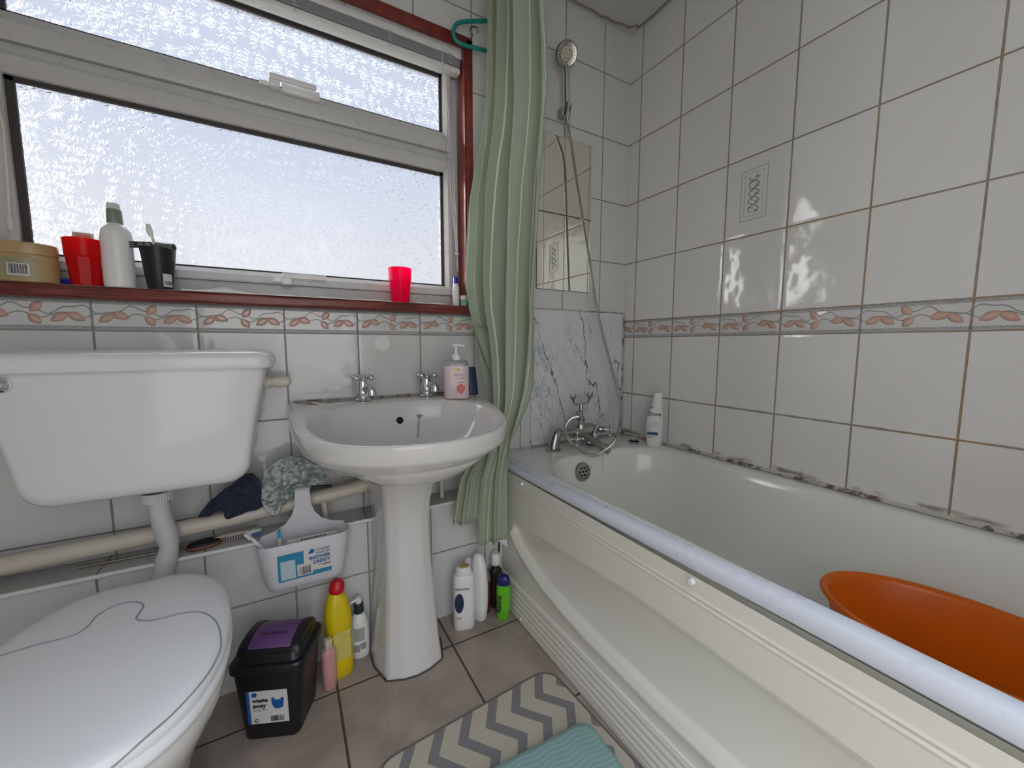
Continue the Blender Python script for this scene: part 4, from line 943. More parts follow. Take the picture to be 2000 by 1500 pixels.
while a < 288:
    w = r_.choice((0.6, 1.2)); A = [radians(a), radians(a + w)]; g.loft([[(0.0573 * cos(q), 0.0363 * sin(q), z) for z in (0.017, 0.038)] + [(0.0577 * cos(q), 0.0367 * sin(q), z) for z in (0.038, 0.017)] for q in A]); a += w + r_.choice((0.7, 1.3))
g.out('barcode', 'ink', jar)
dk = thing('blue_tube', 'dark blue tube lying behind the gold jar on the sill', 'tube', (-1.782, 0.030, ZS + 0.0105))
g = G(); g.tube([(-0.02, 0.004, 0), (0.03, -0.002, 0)], [0.0105, 0.0100], 16); g.out('tube_body', 'blue', dk); g = G(); g.tube([(-0.030, 0.006, 0), (-0.021, 0.004, 0)], 0.008, 12); g.out('tube_cap', 'ink', dk)
c = facet_cup('red_tumbler', 'red plastic tumbler holding a card, between the gold jar and the white bottle', -1.7505, 0.006, 0.0275, 0.0362, 0.108, 'red_cup', 'red plastic tumblers on the sill')
cd = thing('small_card', 'small pale printed card standing in the left red tumbler', 'card', (-1.752, 0.012, ZS + 0.0062), 0.1)
g = G(); g.box(-0.018, 0.018, -0.0012, 0.0012, 0, 0.120, 0.0005); g.out('card_sheet', simple('pale_grey_card', C255(190, 186, 180), 0.4), cd); g = G(); g.box(-0.012, 0.013, -0.0016, -0.0013, 0.095, 0.116); g.out('printed_patch', simple('orange_print', C255(206, 134, 104), 0.5, var=0.3, vscale=120), cd)
wb = thing('lotion_bottle', 'white lotion bottle with a grey-green collar on the sill', 'bottle', (-1.6925, 0.004, ZS))
g = G(); g.lathe([(0.027, 0), (0.0295, 0.003), (0.030, 0.05), (0.0298, 0.09), (0.0305, 0.118), (0.0285, 0.136), (0.021, 0.147), (0.0135, 0.151), (0.0135, 0.154)], seg=32, sy=0.9); g.out('bottle_body', 'white_pl', wb)
g = G(); g.lathe([(0.0150, 0.1535), (0.0155, 0.155), (0.0148, 0.184), (0.0135, 0.186)], seg=26); g.out('collar', simple('grey_green_plastic', C255(122, 130, 116), 0.35), wb)
g = G(); g.lathe([(0.0125, 0.186), (0.0125, 0.195), (0.011, 0.200), (0.0, 0.201)], seg=24); g.out('pump_cap', 'thin_white', wb)
bc = facet_cup('black_tumbler', 'black plastic tumbler holding a razor and a white toothbrush on the sill', -1.6175, 0.006, 0.0245, 0.0362, 0.104, 'black', None, False)
g = G(); o0 = Vector((0.020, -0.020, 0.0)); curved_label('price_sticker', bc, 0.0272, 0.0272, 282, 322, 0.008, 0.040, 'paper', 0.0016)
g = G()
for a in range(286, 318, 5):
    A = [radians(a), radians(a + 2.2)]; g.loft([[(0.0290 * cos(q), 0.0290 * sin(q), z) for z in (0.012, 0.022)] + [(0.0294 * cos(q), 0.0294 * sin(q), z) for z in (0.022, 0.012)] for q in A])
g.out('sticker_print', 'ink', bc)
tb = thing('toothbrush', 'white toothbrush standing in the black tumbler', 'toothbrush', (-1.622, 0.010, ZS + 0.006))
g = G(); g.tube([(0.012, 0, 0.0), (0.004, 0, 0.07), (-0.001, -0.003, 0.110), (-0.005, -0.004, 0.128)], [0.0038, 0.0048, 0.004, 0.0026], 10, smooth=4); g.tube([(-0.005, -0.004, 0.126), (-0.008, -0.005, 0.140), (-0.010, -0.005, 0.156)], [0.004, 0.0072, 0.0045], 12, smooth=4, flat=(1, 0.6)); g.out('brush_handle', 'white_pl', tb)
g = G(); g.box(-0.0045, 0.0045, 0.0, 0.010, -0.012, 0.012, 0.0015, mtx=Matrix.Translation((-0.0085, -0.003, 0.142)) @ Matrix.Rotation(radians(-8), 4, 'Y')); g.out('bristles', 'paper', tb)
rz = thing('razor', 'black disposable razor lying across the rim of the black tumbler', 'razor', tuple(at(275, 478, 'y', -0.006)))
g = G(); g.box(-0.021, 0.021, -0.004, 0.004, -0.0075, 0.0075, 0.001, mtx=Matrix.Rotation(radians(-4), 4, 'Y')); g.out('razor_head', 'black', rz)
g = G()
for k in range(3):
    for x in (-0.016, 0.0, 0.014): g.box(x - 0.0045, x + 0.0045, -0.0055, -0.004, -0.0045 + 0.0045 * k - 0.001, -0.0045 + 0.0045 * k + 0.001)
g.out('blade', 'chrome', rz)
g = G(); g.tube([(0.004, 0.002, -0.008), (0.016, 0.012, -0.022), (0.034, 0.022, -0.060), (0.040, 0.020, -0.075)], [0.004, 0.0045, 0.004, 0.004], 10, smooth=4); g.out('razor_handle', 'black', rz)
gt = thing('grey_tube', 'dark grey tube with a round cap leaning in the black tumbler', 'tube', (-1.606, 0.008, ZS + 0.014))
g = G(); g.tube([(-0.004, 0.003, 0.0), (-0.006, 0.005, 0.075)], [0.010, 0.012], 14); g.out('tube_body', simple('dark_grey_plastic', C255(72, 74, 76), 0.35), gt)
g = G(); g.tube([(-0.020, 0.008, 0.098), (0.022, -0.012, 0.094)], 0.0105, 18); g.out('round_cap', simple('grey_cap', C255(98, 100, 100), 0.3), gt); g = G(); g.tube([(0.0221, -0.01205, 0.094), (0.0226, -0.0123, 0.094)], 0.0065, 16); g.out('cap_recess', 'dark_hole', gt)
c = facet_cup('red_tumbler', 'bright pink-red plastic tumbler standing alone on the sill above the basin taps', -1.010, 0.004, 0.0285, 0.0370, 0.112, 'pink_cup', 'red plastic tumblers on the sill')
bb = thing('small_bottle', 'slim white bottle with a blue cap by the curtain on the sill', 'bottle', (-0.8115, 0.012, ZS))
g = G(); g.lathe([(0.011, 0), (0.0125, 0.003), (0.0125, 0.062), (0.009, 0.078)], seg=20); g.out('bottle_body', 'white_pl', bb); g = G(); g.lathe([(0.0092, 0.0785), (0.0092, 0.100), (0.008, 0.102), (0, 0.102)], seg=18); g.out('bottle_cap', 'blue', bb)
gb = thing('small_tub', 'little white and green tub half hidden by the curtain on the sill', 'tub', (-0.790, -0.010, ZS))
g = G(); g.lathe([(0.011, 0), (0.012, 0.002), (0.012, 0.022)], seg=20); g.out('tub_base', simple('mint_green_plastic', C255(130, 190, 160), 0.35), gb); g = G(); g.lathe([(0.0125, 0.0222), (0.0125, 0.034), (0.011, 0.036), (0, 0.036)], seg=20); g.out('tub_lid', 'white_pl', gb)
# thin white cloth spread along the sill
vs = []; fs = []; nx = 160
for i in range(nx + 1):
    x = -1.80 + 0.93 * i / nx
    hump = 0.011 * exp(-((x + 1.485) / 0.035) ** 2) + 0.0022 * (0.5 + 0.5 * sin(x * 55)) + 0.0016 * (0.5 + 0.5 * sin(x * 131 + 1))
    for j in range(7): 
        t = max(0, j - 1) / 5; on_ = (x > -1.57 and x < -1.045) or x > -0.965
        vs.append((x, -0.0275 + 0.060 * t - (0.0012 * sin(x * 80) if j else 0), ZS - 0.0008 + (0.0 if j == 0 else ((hump + 0.0015) * (1 - 0.6 * t) if on_ else 0.0)) + 0.0002))
for i in range(nx):
    for j in range(6): a = i * 7 + j; fs.append((a, a + 1, a + 8, a + 7))
sc_ = mk('sill_cloth', vs, fs, 'white_pl', None, ang=180); m_ = sc_.modifiers.new('thickness', 'SOLIDIFY'); m_.thickness = 0.0005; m_.offset = 1
tag(sc_, 'thin crinkled white cloth spread along the red-brown sill', 'cloth')

# ------------------------------------------------------------------ soap bottle and blue packet on the basin
sb = thing('soap_bottle', 'pink liquid soap pump bottle on the right of the wash basin', 'soap bottle', (-0.878, -0.150, 0.7695), radians(-16))
def pump_bottle(par, w, d, h, shoulder, neck, bodymat, k=8, top=True):
    g = G(); R4 = 7 if top else 4; g.loft([ring(rr(0, 0, w / 2 * f, d / 2 * f, d / 2 * f * 0.95, k), z) for f, z in ((0.93, 0), (1, 0.004), (1, h * 0.5), (1, h), (0.97, h + shoulder * 0.3), (0.80, h + shoulder * 0.75), (neck / (w / 2) * 1.15, h + shoulder))][:R4]); g.out('bottle_body', bodymat, par, ang=50)
pump_bottle(sb, 0.080, 0.046, 0.104, 0.020, 0.013, simple('pink_liquid_soap', C255(220, 198, 202), 0.15, var=0.03), top=False)
g = G(); g.loft([ring(rr(0, 0, 0.040 * f, 0.023 * f, 0.0218 * f, 8), z) for f, z in ((1.0, 0.1042), (0.97, 0.110), (0.86, 0.118), (0.68, 0.1215), (0.40, 0.1225))]); g.out('clear_shoulder', simple('clear_grey_plastic', C255(150, 150, 152), 0.1), sb)
g = G(); g.lathe([(0.0145, 0.1205), (0.0145, 0.136), (0.013, 0.138), (0.008, 0.1385), (0.008, 0.142), (0.0045, 0.143), (0.0045, 0.165)], seg=24); g.tube([(-0.012, 0, 0.168), (0.012, 0, 0.1685), (0.028, -0.002, 0.164)], [0.0045, 0.0045, 0.003], 10, smooth=3); g.out('pump', 'white_pl', sb)
F_ = dict(r=(1, 0, 0), u=(0, 0, 1)); fo = (0, -0.0232, 0)
g = G(); quadpatch(g, (0, -0.0231, 0), (1, 0, 0), (0, 0, 1), -0.004, 0.008, 0.088, 0.096); g.out('yellow_badge', simple('yellow_label', C255(214, 196, 50), 0.4), sb)
g = G(); o_ = Vector((0, -0.0231, 0))
hexa = [(-0.002, 0.040), (0.012, 0.048), (0.024, 0.040), (0.024, 0.026), (0.012, 0.014), (-0.002, 0.024)]; g.loft([[(x, -0.0231, z) for x, z in hexa], [(x, -0.0236, z) for x, z in hexa]]); g.out('red_panel', simple('coral_label', C255(206, 104, 96), 0.4, var=0.2, vscale=150), sb)
text('brand_text', 'PROTECT', 0.0085, 'ink_grey', sb, (-0.010, -0.0234, 0.072), (1, 0, 0), (0, 0, 1)); text('care_text', '+ CARE', 0.0085, 'ink_grey', sb, (-0.004, -0.0234, 0.062), (1, 0, 0), (0, 0, 1))
g = G(); quadpatch(g, (0, -0.0231, 0), (1, 0, 0), (0, 0, 1), 0.002, 0.022, 0.051, 0.0525); g.out('red_rule', 'ink', sb)
bp = thing('blue_packet', 'dark blue packet tucked between the soap bottle and the curtain', 'packet', (at(926, 740, 'y', -0.118).x, -0.118, 0.7722))
g = G(); g.box(-0.015, 0.015, -0.005, 0.007, -0.001, 0.095, 0.004, mtx=Matrix.Rotation(radians(-14), 4, 'X')); g.out('packet_body', simple('deep_blue_packet', C255(34, 56, 88), 0.45, var=0.3, vscale=40), bp)

# ------------------------------------------------------------------ bottle on the bath corner
dv = thing('shampoo_bottle', 'white curved shampoo bottle with blue band on the bath corner', 'bottle', (-0.058, -0.245, ZR + 0.0006), radians(-52))
def curvy(par, mat, w, d, h, lean=0.0, cap=0.0, name='bottle_body'):
    g = G(); R = []; n = 22
    for i in range(n + 1):
        t = i / n; z = h * t; ww = w / 2 * (0.86 + 0.16 * sin(pi * min(1, t * 1.5)) - 0.34 * sstep(0.55, 1.0, t)) ; dd = d / 2 * (1 - 0.15 * sstep(0.75, 1.0, t))
        if t < 0.02: ww *= 0.94; dd *= 0.92
        if t > 0.97: ww *= 0.86; dd *= 0.86
        R.append(ring(rr(lean * sin(pi * 1.0 * t) + 0.010 * sstep(0.4, 1, t), 0, ww, dd, dd * 0.95, 6), z))
    g.loft(R); return g.out(name, mat, par, ang=60)
curvy(dv, 'white_pl', 0.066, 0.036, 0.218)
text('brand_text', 'Dove', 0.022, 'ink', dv, (-0.024, -0.0186, 0.125), (1, 0, 0), (0, 0, 1), bold=0.0002)
g = G(); quadpatch(g, (0, -0.0182, 0), (1, 0, 0), (0, 0, 1), -0.026, 0.016, 0.046, 0.058, 0.0006); g.out('blue_band', simple('blue_print', C255(48, 78, 128), 0.4), dv)
g = G(); g.tube([(-0.024, -0.0186, 0.078), (-0.012, -0.0188, 0.096), (0.006, -0.0188, 0.100), (0.010, -0.0188, 0.090), (-0.004, -0.0188, 0.084), (-0.022, -0.0186, 0.070)], 0.0011, 6, smooth=5); g.out('swoosh', simple('silver_print', C255(150, 160, 168), 0.3), dv)
g = G(); g.sphere((-0.014, -0.0182, 0.158), 0.0045, sy=0.25); g.tube([(-0.020, -0.0186, 0.156), (-0.012, -0.0188, 0.163), (-0.006, -0.0186, 0.160)], 0.0012, 6, smooth=3); g.out('bird_mark', 'ink_grey', dv)
for k, (z, w) in enumerate(((0.038, 0.026), (0.033, 0.022), (0.064, 0.018))):
    g = G(); quadpatch(g, (0, -0.0182, 0), (1, 0, 0), (0, 0, 1), -0.024, -0.024 + w, z, z + 0.0018, 0.0006); g.out('small_print', 'ink_grey', dv)

# ------------------------------------------------------------------ orange tub in the bath
ot = thing('plastic_tub', 'large orange plastic tub standing in the bath', 'tub', (-0.318, -1.175, 0.1735), radians(4))
g = G(); El = lambda a, b, z, cx=0: [(cx + a * cos(2 * pi * j / 64), b * sin(2 * pi * j / 64), z) for j in range(64)]
g.loft([El(0.090, 0.150, 0.0), El(0.098, 0.158, 0.006), El(0.120, 0.186, 0.12), El(0.136, 0.208, 0.235), El(0.148, 0.221, 0.247), El(0.150, 0.223, 0.252), El(0.146, 0.220, 0.257), El(0.138, 0.211, 0.256), El(0.132, 0.204, 0.246), El(0.116, 0.182, 0.12), El(0.095, 0.155, 0.012), El(0.085, 0.146, 0.006)])
g.out('tub_shell', 'orange', ot, ang=60)

# ------------------------------------------------------------------ shower caddy hooked over the pipe
cy_ = thing('shower_caddy', 'white plastic shower caddy with a teal label hooked over the waste pipe', 'caddy', (-1.328, -0.155, 0.292))
g = G(); k = 8
def cr2(f, z, s=1.0, sh=0.0): return ring(rr(0, sh, 0.1 * f + 0.0, 0.030 * s, 0.0285 * s, k), z)
R = [cr2(0.90, 0.006, 0.80), cr2(0.96, 0.0, 0.70)][::-1]
R = [ring(rr(0, 0, 0.083, 0.022, 0.021, k), 0.0), ring(rr(0, 0, 0.092, 0.0285, 0.027, k), 0.005), ring(rr(0, 0, 0.098, 0.0325, 0.031, k), 0.02), ring(rr(0, 0, 0.113, 0.0375, 0.036, k), 0.128), ring(rr(0, 0, 0.112, 0.0365, 0.035, k), 0.130), ring(rr(0, 0, 0.1105, 0.0352, 0.034, k), 0.128), ring(rr(0, 0, 0.096, 0.030, 0.029, k), 0.02), ring(rr(0, 0, 0.090, 0.026, 0.025, k), 0.006)]
g.loft(R); g.out('basket', 'grey_pl', cy_, ang=50)
prof = [(-0.100, 0.110), (-0.105, 0.130), (-0.100, 0.137), (-0.07, 0.144), (-0.045, 0.158), (-0.028, 0.180), (-0.020, 0.205), (-0.0185, 0.24)]
prof = prof + [(-x, z) for x, z in prof[::-1]]
g = G(); g.prism(prof, 'xz', 0.0310, 0.0345); g.tube([(0, 0.0328, 0.238), (0, 0.040, 0.248), (0, 0.070, 0.2475), (0, 0.1, 0.2465)], 0.0185, 12, smooth=4, flat=(1, 0.12)); g.out('hook_handle', 'grey_pl', cy_, ang=40)
LY = -0.0345
def lab(par, y, x0, x1, z0, z1, mat, name, off=0.0004, tilt=0.0):
    # the basket front leans: follow it
    g = G(); f = lambda z: -(0.0325 + (z - 0.02) / 0.108 * 0.005) - 0.0004
    g.loft([[(x0, f(z0), z0), (x1, f(z0), z0), (x1, f(z0) - off, z0), (x0, f(z0) - off, z0)], [(x0, f(z1), z1), (x1, f(z1), z1), (x1, f(z1) - off, z1), (x0, f(z1) - off, z1)]]); return g.out(name, mat, par, smooth=False)
lab(cy_, 0, -0.066, 0.060, 0.030, 0.106, 'paper', 'paper_label'); lab(cy_, 0, -0.066, -0.006, 0.030, 0.104, 'teal_ink', 'teal_block', 0.0008); lab(cy_, 0, -0.066, 0.060, 0.030, 0.042, 'teal_ink', 'teal_band', 0.0009)
lab(cy_, 0, -0.060, -0.026, 0.034, 0.086, simple('pale_photo', C255(176, 194, 200), 0.4, var=0.12, vscale=110), 'photo_panel', 0.0012); lab(cy_, 0, -0.022, 0.014, 0.036, 0.068, 'paper', 'barcode_panel', 0.0014)
g = G(); barcode(g, (0, -0.0352, 0), (1, 0, 0), (0, 0, 1), -0.018, 0.011, 0.039, 0.062, 16, 0.0010, 2); g.out('barcode', 'ink', cy_)
text('caddy_text', 'SHOWER\nCADDY', 0.0125, 'blue_ink', cy_, (0.058, -0.0372, 0.075), (1, 0, 0.02), (0, 0, 1), 'RIGHT', bold=0.0003); text('hook_text', 'HOOK ON', 0.0070, 'blue_ink', cy_, (0.058, -0.0376, 0.088), (1, 0, 0.02), (0, 0, 1), 'RIGHT'); text('maker_text', 'Croydex', 0.0095, 'blue_ink', cy_, (0.058, -0.0380, 0.097), (1, 0, 0.02), (0, 0, 1), 'RIGHT')
g = G(); g.sphere((0.014, -0.0374, 0.098), 0.006, sy=0.15); g.sphere((0.009, -0.0374, 0.094), 0.003, sy=0.2); g.out('logo_mark', 'blue_ink', cy_)
for j, (z, w) in enumerate(((0.055, 0.030), (0.052, 0.020))):
    g = G(); quadpatch(g, (0, -0.0359, 0), (1, 0, 0), (0, 0, 1), 0.058 - w, 0.058, z, z + 0.0012, 0.0006); g.out('small_print', 'ink_grey', cy_)
def brush(name, label, p0, p1, body, bristle, r=0.0042):
    t = thing(name, label, 'toothbrush', tuple(p0)); d = Vector(p1) - Vector(p0); n = d.normalized(); s = n.cross(Vector((0, 1, 0))).normalized()
    g = G(); g.tube([(0, 0, 0), tuple(d * 0.35), tuple(d * 0.75), tuple(d * 0.84), tuple(d * 0.93), tuple(d)], [r * 0.8, r * 1.25, r * 0.8, r * 1.1, r * 1.5, r * 1.0], 10, smooth=3); g.out('brush_handle', body, t)
    g = G()
    for i in range(4):
        c = d * (0.83 + 0.045 * i) + Vector((0, -0.008, 0)) ; g.tube([tuple(c + Vector((0, 0.006, 0))), tuple(c - Vector((0, 0.004, 0)))], r * 0.9, 8)
    g.out('bristles', bristle, t); return t
brush('toothbrush', 'white toothbrush leaning out of the left end of the shower caddy', at(528, 1086, 'y', -0.150), at(479, 1040, 'y', -0.165), 'white_pl', 'paper')
brush('toothbrush', 'white toothbrush with a blue head standing in the shower caddy', at(548, 1100, 'y', -0.145), at(545, 1034, 'y', -0.150), 'white_pl', simple('blue_bristles', C255(40, 140, 190), 0.6, var=0.2, vscale=300))
g = G(); g.box(-0.052, 0.070, -0.001, 0.001, 0.01, 0.126, 0.0003); lf = thing('leaflet', 'folded white leaflet standing inside the shower caddy', 'paper', (-1.318, -0.158, 0.293), 0.0); g.out('leaflet_sheet', 'paper', lf)
g = G()
for i in range(8): quadpatch(g, (0, -0.0012, 0), (1, 0, 0), (0, 0, 1), -0.02 + 0.008 * i, -0.0145 + 0.008 * i, 0.1185, 0.1215, 0.0004)
g.out('leaflet_print', 'ink', lf)

# ------------------------------------------------------------------ cloths on the pipe
def crumple(name, label, cat, outline, ypl, thick, mat, seed, fold=0.012, freq=22, lift=0.0):
    P3 = [Vector(at(x, y, 'y', ypl)) for x, y in outline]; sm = [Vector(p) for p in smooth2([tuple(p) for p in P3], 10)]
    c = sum(sm, Vector()) / len(sm); t = thing(name, label, cat, tuple(c)); n = len(sm); rings = 30; vs = []; fs = []
    for side in (-1, 1):
        for i in range(rings + 1):
            f = i / rings
            for p in sm:
                q = (p - c) * f; h = sqrt(max(0, 1 - f ** 2.2)); nv = Vector((q.x * freq + seed, q.z * freq * 1.1, side * 0.4))
                w = noise.noise(nv) * 0.9 + abs(noise.noise(nv * 2.1)) * 1.1 - 0.3 + 0.35 * noise.noise(nv * 5)
                q = q + Vector((noise.noise(nv * 1.7) * 0.004, side * thick * h + side * fold * w * min(1, h * 1.6 + 0.12), noise.noise(nv * 1.9 + Vector((5, 5, 5))) * 0.004)); vs.append(tuple(q))
    for s in range(2):
        b = s * (rings + 1) * n
        for i in range(rings):
            for j in range(n): k = (j + 1) % n; fs.append((b + i * n + j, b + i * n + k, b + (i + 1) * n + k, b + (i + 1) * n + j))
    b = (rings + 1) * n
    for j in range(n): k = (j + 1) % n; fs.append((rings * n + j, rings * n + k, b + rings * n + k, b + rings * n + j))
    me = mk('cloth_folds', vs, fs, mat, t, ang=60); return t
crumple('navy_cloth', 'crumpled navy blue cloth draped over the waste pipe under the cistern', 'cloth', [(389, 1010), (404, 985), (440, 955), (478, 928), (496, 926), (508, 945), (514, 970), (510, 990), (480, 1000), (446, 1014), (432, 996), (415, 1004)], -0.088, 0.010, 'navy', 3, 0.017, 24)
crumple('patterned_cloth', 'crumpled green and white patterned cloth on the waste pipe beside the basin', 'cloth', [(513, 950), (516, 925), (535, 905), (562, 893), (592, 898), (622, 912), (637, 928), (632, 944), (608, 948), (604, 962), (585, 966), (566, 972), (548, 996), (532, 1010), (518, 995), (511, 972)], -0.094, 0.014, 'camo', 11, 0.021, 27)
bk2 = thing('bottle_brush', 'black handled wire bottle brush lying on the waste pipe', 'brush', tuple(at(628, 950, 'y', -0.086)))
g = G(); pts_ = rel(bk2, [tuple(at(x, y, 'y', -0.086)) for x, y in ((604, 953), (648, 949))]); g.tube(pts_, 0.0048, 12); g.out('brush_handle', 'black', bk2)
g = G(); a_, b_ = [Vector(p) for p in rel(bk2, [tuple(at(648, 949, 'y', -0.086)), tuple(at(724, 929, 'y', -0.086))])]; g.tube([tuple(a_), tuple(b_)], 0.0012, 6)
for i in range(26):
    c_ = a_.lerp(b_, 0.22 + 0.78 * i / 26); a0 = i * 0.9
    for q in range(5): an = a0 + q * 2 * pi / 5; g.tube([tuple(c_), tuple(c_ + Vector((0.001, 0.005 * cos(an), 0.0055 * sin(an))))], 0.0005, 4)
g.out('wire_bristles', simple('grey_bristles', C255(122, 118, 112), 0.7), bk2)

# ------------------------------------------------------------------ things on the ledge
rd = thing('metal_rod', 'thin grey metal rod lying on the tiled ledge behind the toilet', 'rod', tuple(at(265, 1087, 'z', 0.413)))
g = G(); g.tube(rel(rd, [tuple(at(155, 1108, 'z', 0.4125)), tuple(at(378, 1066, 'z', 0.4125))]), 0.0034, 10); g.out('rod', simple('brushed_steel', (0.36, 0.33, 0.30), 0.35, 1.0), rd)
hb = thing('hairbrush', 'dark oval hairbrush with a brown wooden rim on the ledge', 'hairbrush', (-1.560, -0.066, 0.4095), radians(10))
g = G(); g.loft([E(0.036, 0.021, 0.0), E(0.039, 0.023, 0.004), E(0.038, 0.022, 0.009)]); g.out('wood_back', simple('brown_wood', C255(112, 74, 54), 0.5, var=0.2, vscale=60), hb)
g = G(); g.loft([E(0.036, 0.0205, 0.009), E(0.034, 0.019, 0.014), E(0.020, 0.010, 0.017)]); g.out('bristle_pad', 'ink', hb)
g = G(); g.tube([(0.034, 0.0, 0.007), (0.060, 0.006, 0.008), (0.10, 0.012, 0.008)], [0.006, 0.0045, 0.006], 10, smooth=4); g.out('brush_handle', simple('amber_handle', C255(128, 98, 84), 0.35), hb)
cb = thing('vent_brush', 'pale grey plastic hairbrush with clear bristles on the ledge left of the caddy', 'hairbrush', (-1.480, -0.050, 0.4095), radians(6))
g = G(); g.box(-0.036, 0.036, -0.012, 0.012, 0.010, 0.020, 0.004); g.tube([(-0.034, 0, 0.014), (-0.06, -0.006, 0.012)], [0.006, 0.005], 10); g.out('brush_back', simple('grey_beige_plastic', C255(168, 160, 152), 0.4), cb)
g = G()
for i in range(12):
    for j in (-1, 0, 1): g.tube([(-0.032 + i * 0.0058, j * 0.008, 0.011), (-0.033 + i * 0.0058, j * 0.009 - 0.002, 0.0015)], 0.0008, 5)
g.out('bristle_rows', 'thin_white', cb)
nb = thing('nail_brush', 'white brush with blue bristles on the ledge end beside the caddy', 'brush', (-1.452, -0.070, 0.4095), radians(18))
g = G(); g.box(-0.020, 0.020, -0.009, 0.009, 0.014, 0.022, 0.003); g.out('brush_back', 'white_pl', nb)
g = G()
for i in range(9):
    for j in (-1, 1): g.tube([(-0.017 + i * 0.0042, j * 0.004, 0.0145), (-0.018 + i * 0.0044, j * 0.006, 0.001)], 0.0013, 5)
g.out('blue_bristles', simple('light_blue_bristles', C255(112, 146, 196), 0.6), nb)

# ------------------------------------------------------------------ waste bin
bn = thing('waste_bin', 'small black swing-top waste bin with a purple flap between the toilet and the basin pedestal', 'bin', (-1.400, -0.247, 0), radians(-23))
g = G(); k = 5
g.loft([ring(rr(0, 0, 0.060, 0.057, 0.016, k), 0.0004), ring(rr(0, 0, 0.063, 0.060, 0.018, k), 0.005), ring(rr(0, 0, 0.078, 0.068, 0.020, k), 0.178), ring(rr(0, 0, 0.0785, 0.0685, 0.020, k), 0.184), ring(rr(0, 0, 0.074, 0.064, 0.018, k), 0.184), ring(rr(0, 0, 0.060, 0.056, 0.016, k), 0.01)])
g.out('bin_body', 'black', bn, ang=40)
g = G(); g.loft([ring(rr(0, 0, 0.0800, 0.0700, 0.022, k), 0.176), ring(rr(0, 0, 0.0845, 0.0745, 0.024, k), 0.180), ring(rr(0, 0, 0.0850, 0.0750, 0.024, k), 0.194), ring(rr(0, 0, 0.0820, 0.0720, 0.022, k), 0.198), ring(rr(0, 0.001, 0.0740, 0.0650, 0.02, k), 0.199), ring(rr(0, 0.002, 0.070, 0.0600, 0.02, k), 0.216)])
arch = []
for i in range(15): # barrel top running side to side
    a = pi * i / 14; arch.append((-0.058 * cos(a) + 0.002, 0.213 + 0.026 * sin(a)))
for s in (-1, 1):
    g.loft([[(s * x, y, z) for y, z in arch] for x in (0.049, 0.064)] + [[(s * 0.069, y * 0.97, 0.212 + (z - 0.213) * 0.85) for y, z in arch]])
g.loft([[(x, y * 0.985, z - 0.0035) for y, z in arch] for x in (-0.05, 0.05)]); g.out('lid_frame', 'black', bn, ang=40)
g = G(); fl = [(y * 0.90, z + 0.0006) for y, z in arch]; fl2 = [(y * 0.90, z - 0.004) for y, z in arch]
def flapring(x, dz=0): return [(x, y, z + dz) for y, z in fl] + [(x, y, z + dz) for y, z in fl2[::-1]]
g.loft([flapring(-0.0480, -0.001), flapring(-0.046), flapring(0.046), flapring(0.0480, -0.001)]); flap = g.out('swing_flap', simple('purple_plastic', C255(104, 66, 118), 0.38), bn, ang=40)
g = G(); g.box(-0.030, 0.030, -0.019, -0.010, 0.2362, 0.2392, 0.003, mtx=None); g.out('finger_groove', simple('deep_purple', C255(66, 40, 78), 0.4), flap)
# label on the front face (leans with the wall)
fl_ = lambda z: -(0.060 + (z - 0.005) / 0.173 * 0.008) - 0.0006
def blab(x0, x1, z0, z1, mat, name, off):
    g = G(); g.loft([[(x0, fl_(z0), z0), (x1, fl_(z0), z0), (x1, fl_(z0) - off, z0), (x0, fl_(z0) - off, z0)], [(x0, fl_(z1), z1), (x1, fl_(z1), z1), (x1, fl_(z1) - off, z1), (x0, fl_(z1) - off, z1)]]); return g.out(name, mat, bn, smooth=False)
blab(-0.040, 0.044, 0.045, 0.132, 'paper', 'paper_label', 0.0005); blab(-0.047, -0.0402, 0.045, 0.132, 'blue_ink', 'blue_strip', 0.0005)
text('bin_text', 'waste\naway', 0.0145, 'ink', bn, (-0.034, fl_(0.10) - 0.0008, 0.103), (1, 0, 0), (0, -0.045, 1), bold=0.0005); text('bin_subtext', 'swing bin', 0.0078, 'ink_grey', bn, (-0.034, fl_(0.078) - 0.0008, 0.080), (1, 0, 0), (0, -0.045, 1))
g = G(); g.loft([[(x, fl_(z) - o, z) for x, z in ((0.008, 0.112), (0.014, 0.1125), (0.016, 0.106), (0.028, 0.106), (0.030, 0.1125), (0.036, 0.110), (0.035, 0.100), (0.033, 0.086), (0.027, 0.083), (0.018, 0.082), (0.012, 0.086), (0.008, 0.098))] for o in (0.0004, 0.0010)]); g.out('bin_picture', 'blue_ink', bn, smooth=False)
g = G(); g.lathe([(0.006, 0.0), (0.006, 0.0006), (0.0, 0.0006)], seg=24, axis='-y').xf(Matrix.Translation((-0.029, fl_(0.124) - 0.0004, 0.123))); g.out('logo_mark', 'blue_ink', bn)
g = G(); barcode(g, (0, fl_(0.058) - 0.0004, 0), (1, 0, 0), (0, 0, 1), 0.004, 0.034, 0.050, 0.064, 16, 0.0007, 5); g.out('barcode', 'ink', bn)
g = G(); g.tube([(-0.028 + 0.004 * cos(a / 8 * 2 * pi), fl_(0.054) - 0.0008, 0.054 + 0.004 * sin(a / 8 * 2 * pi)) for a in range(8)], 0.0010, 5); g.out('recycling_mark', 'ink', bn)

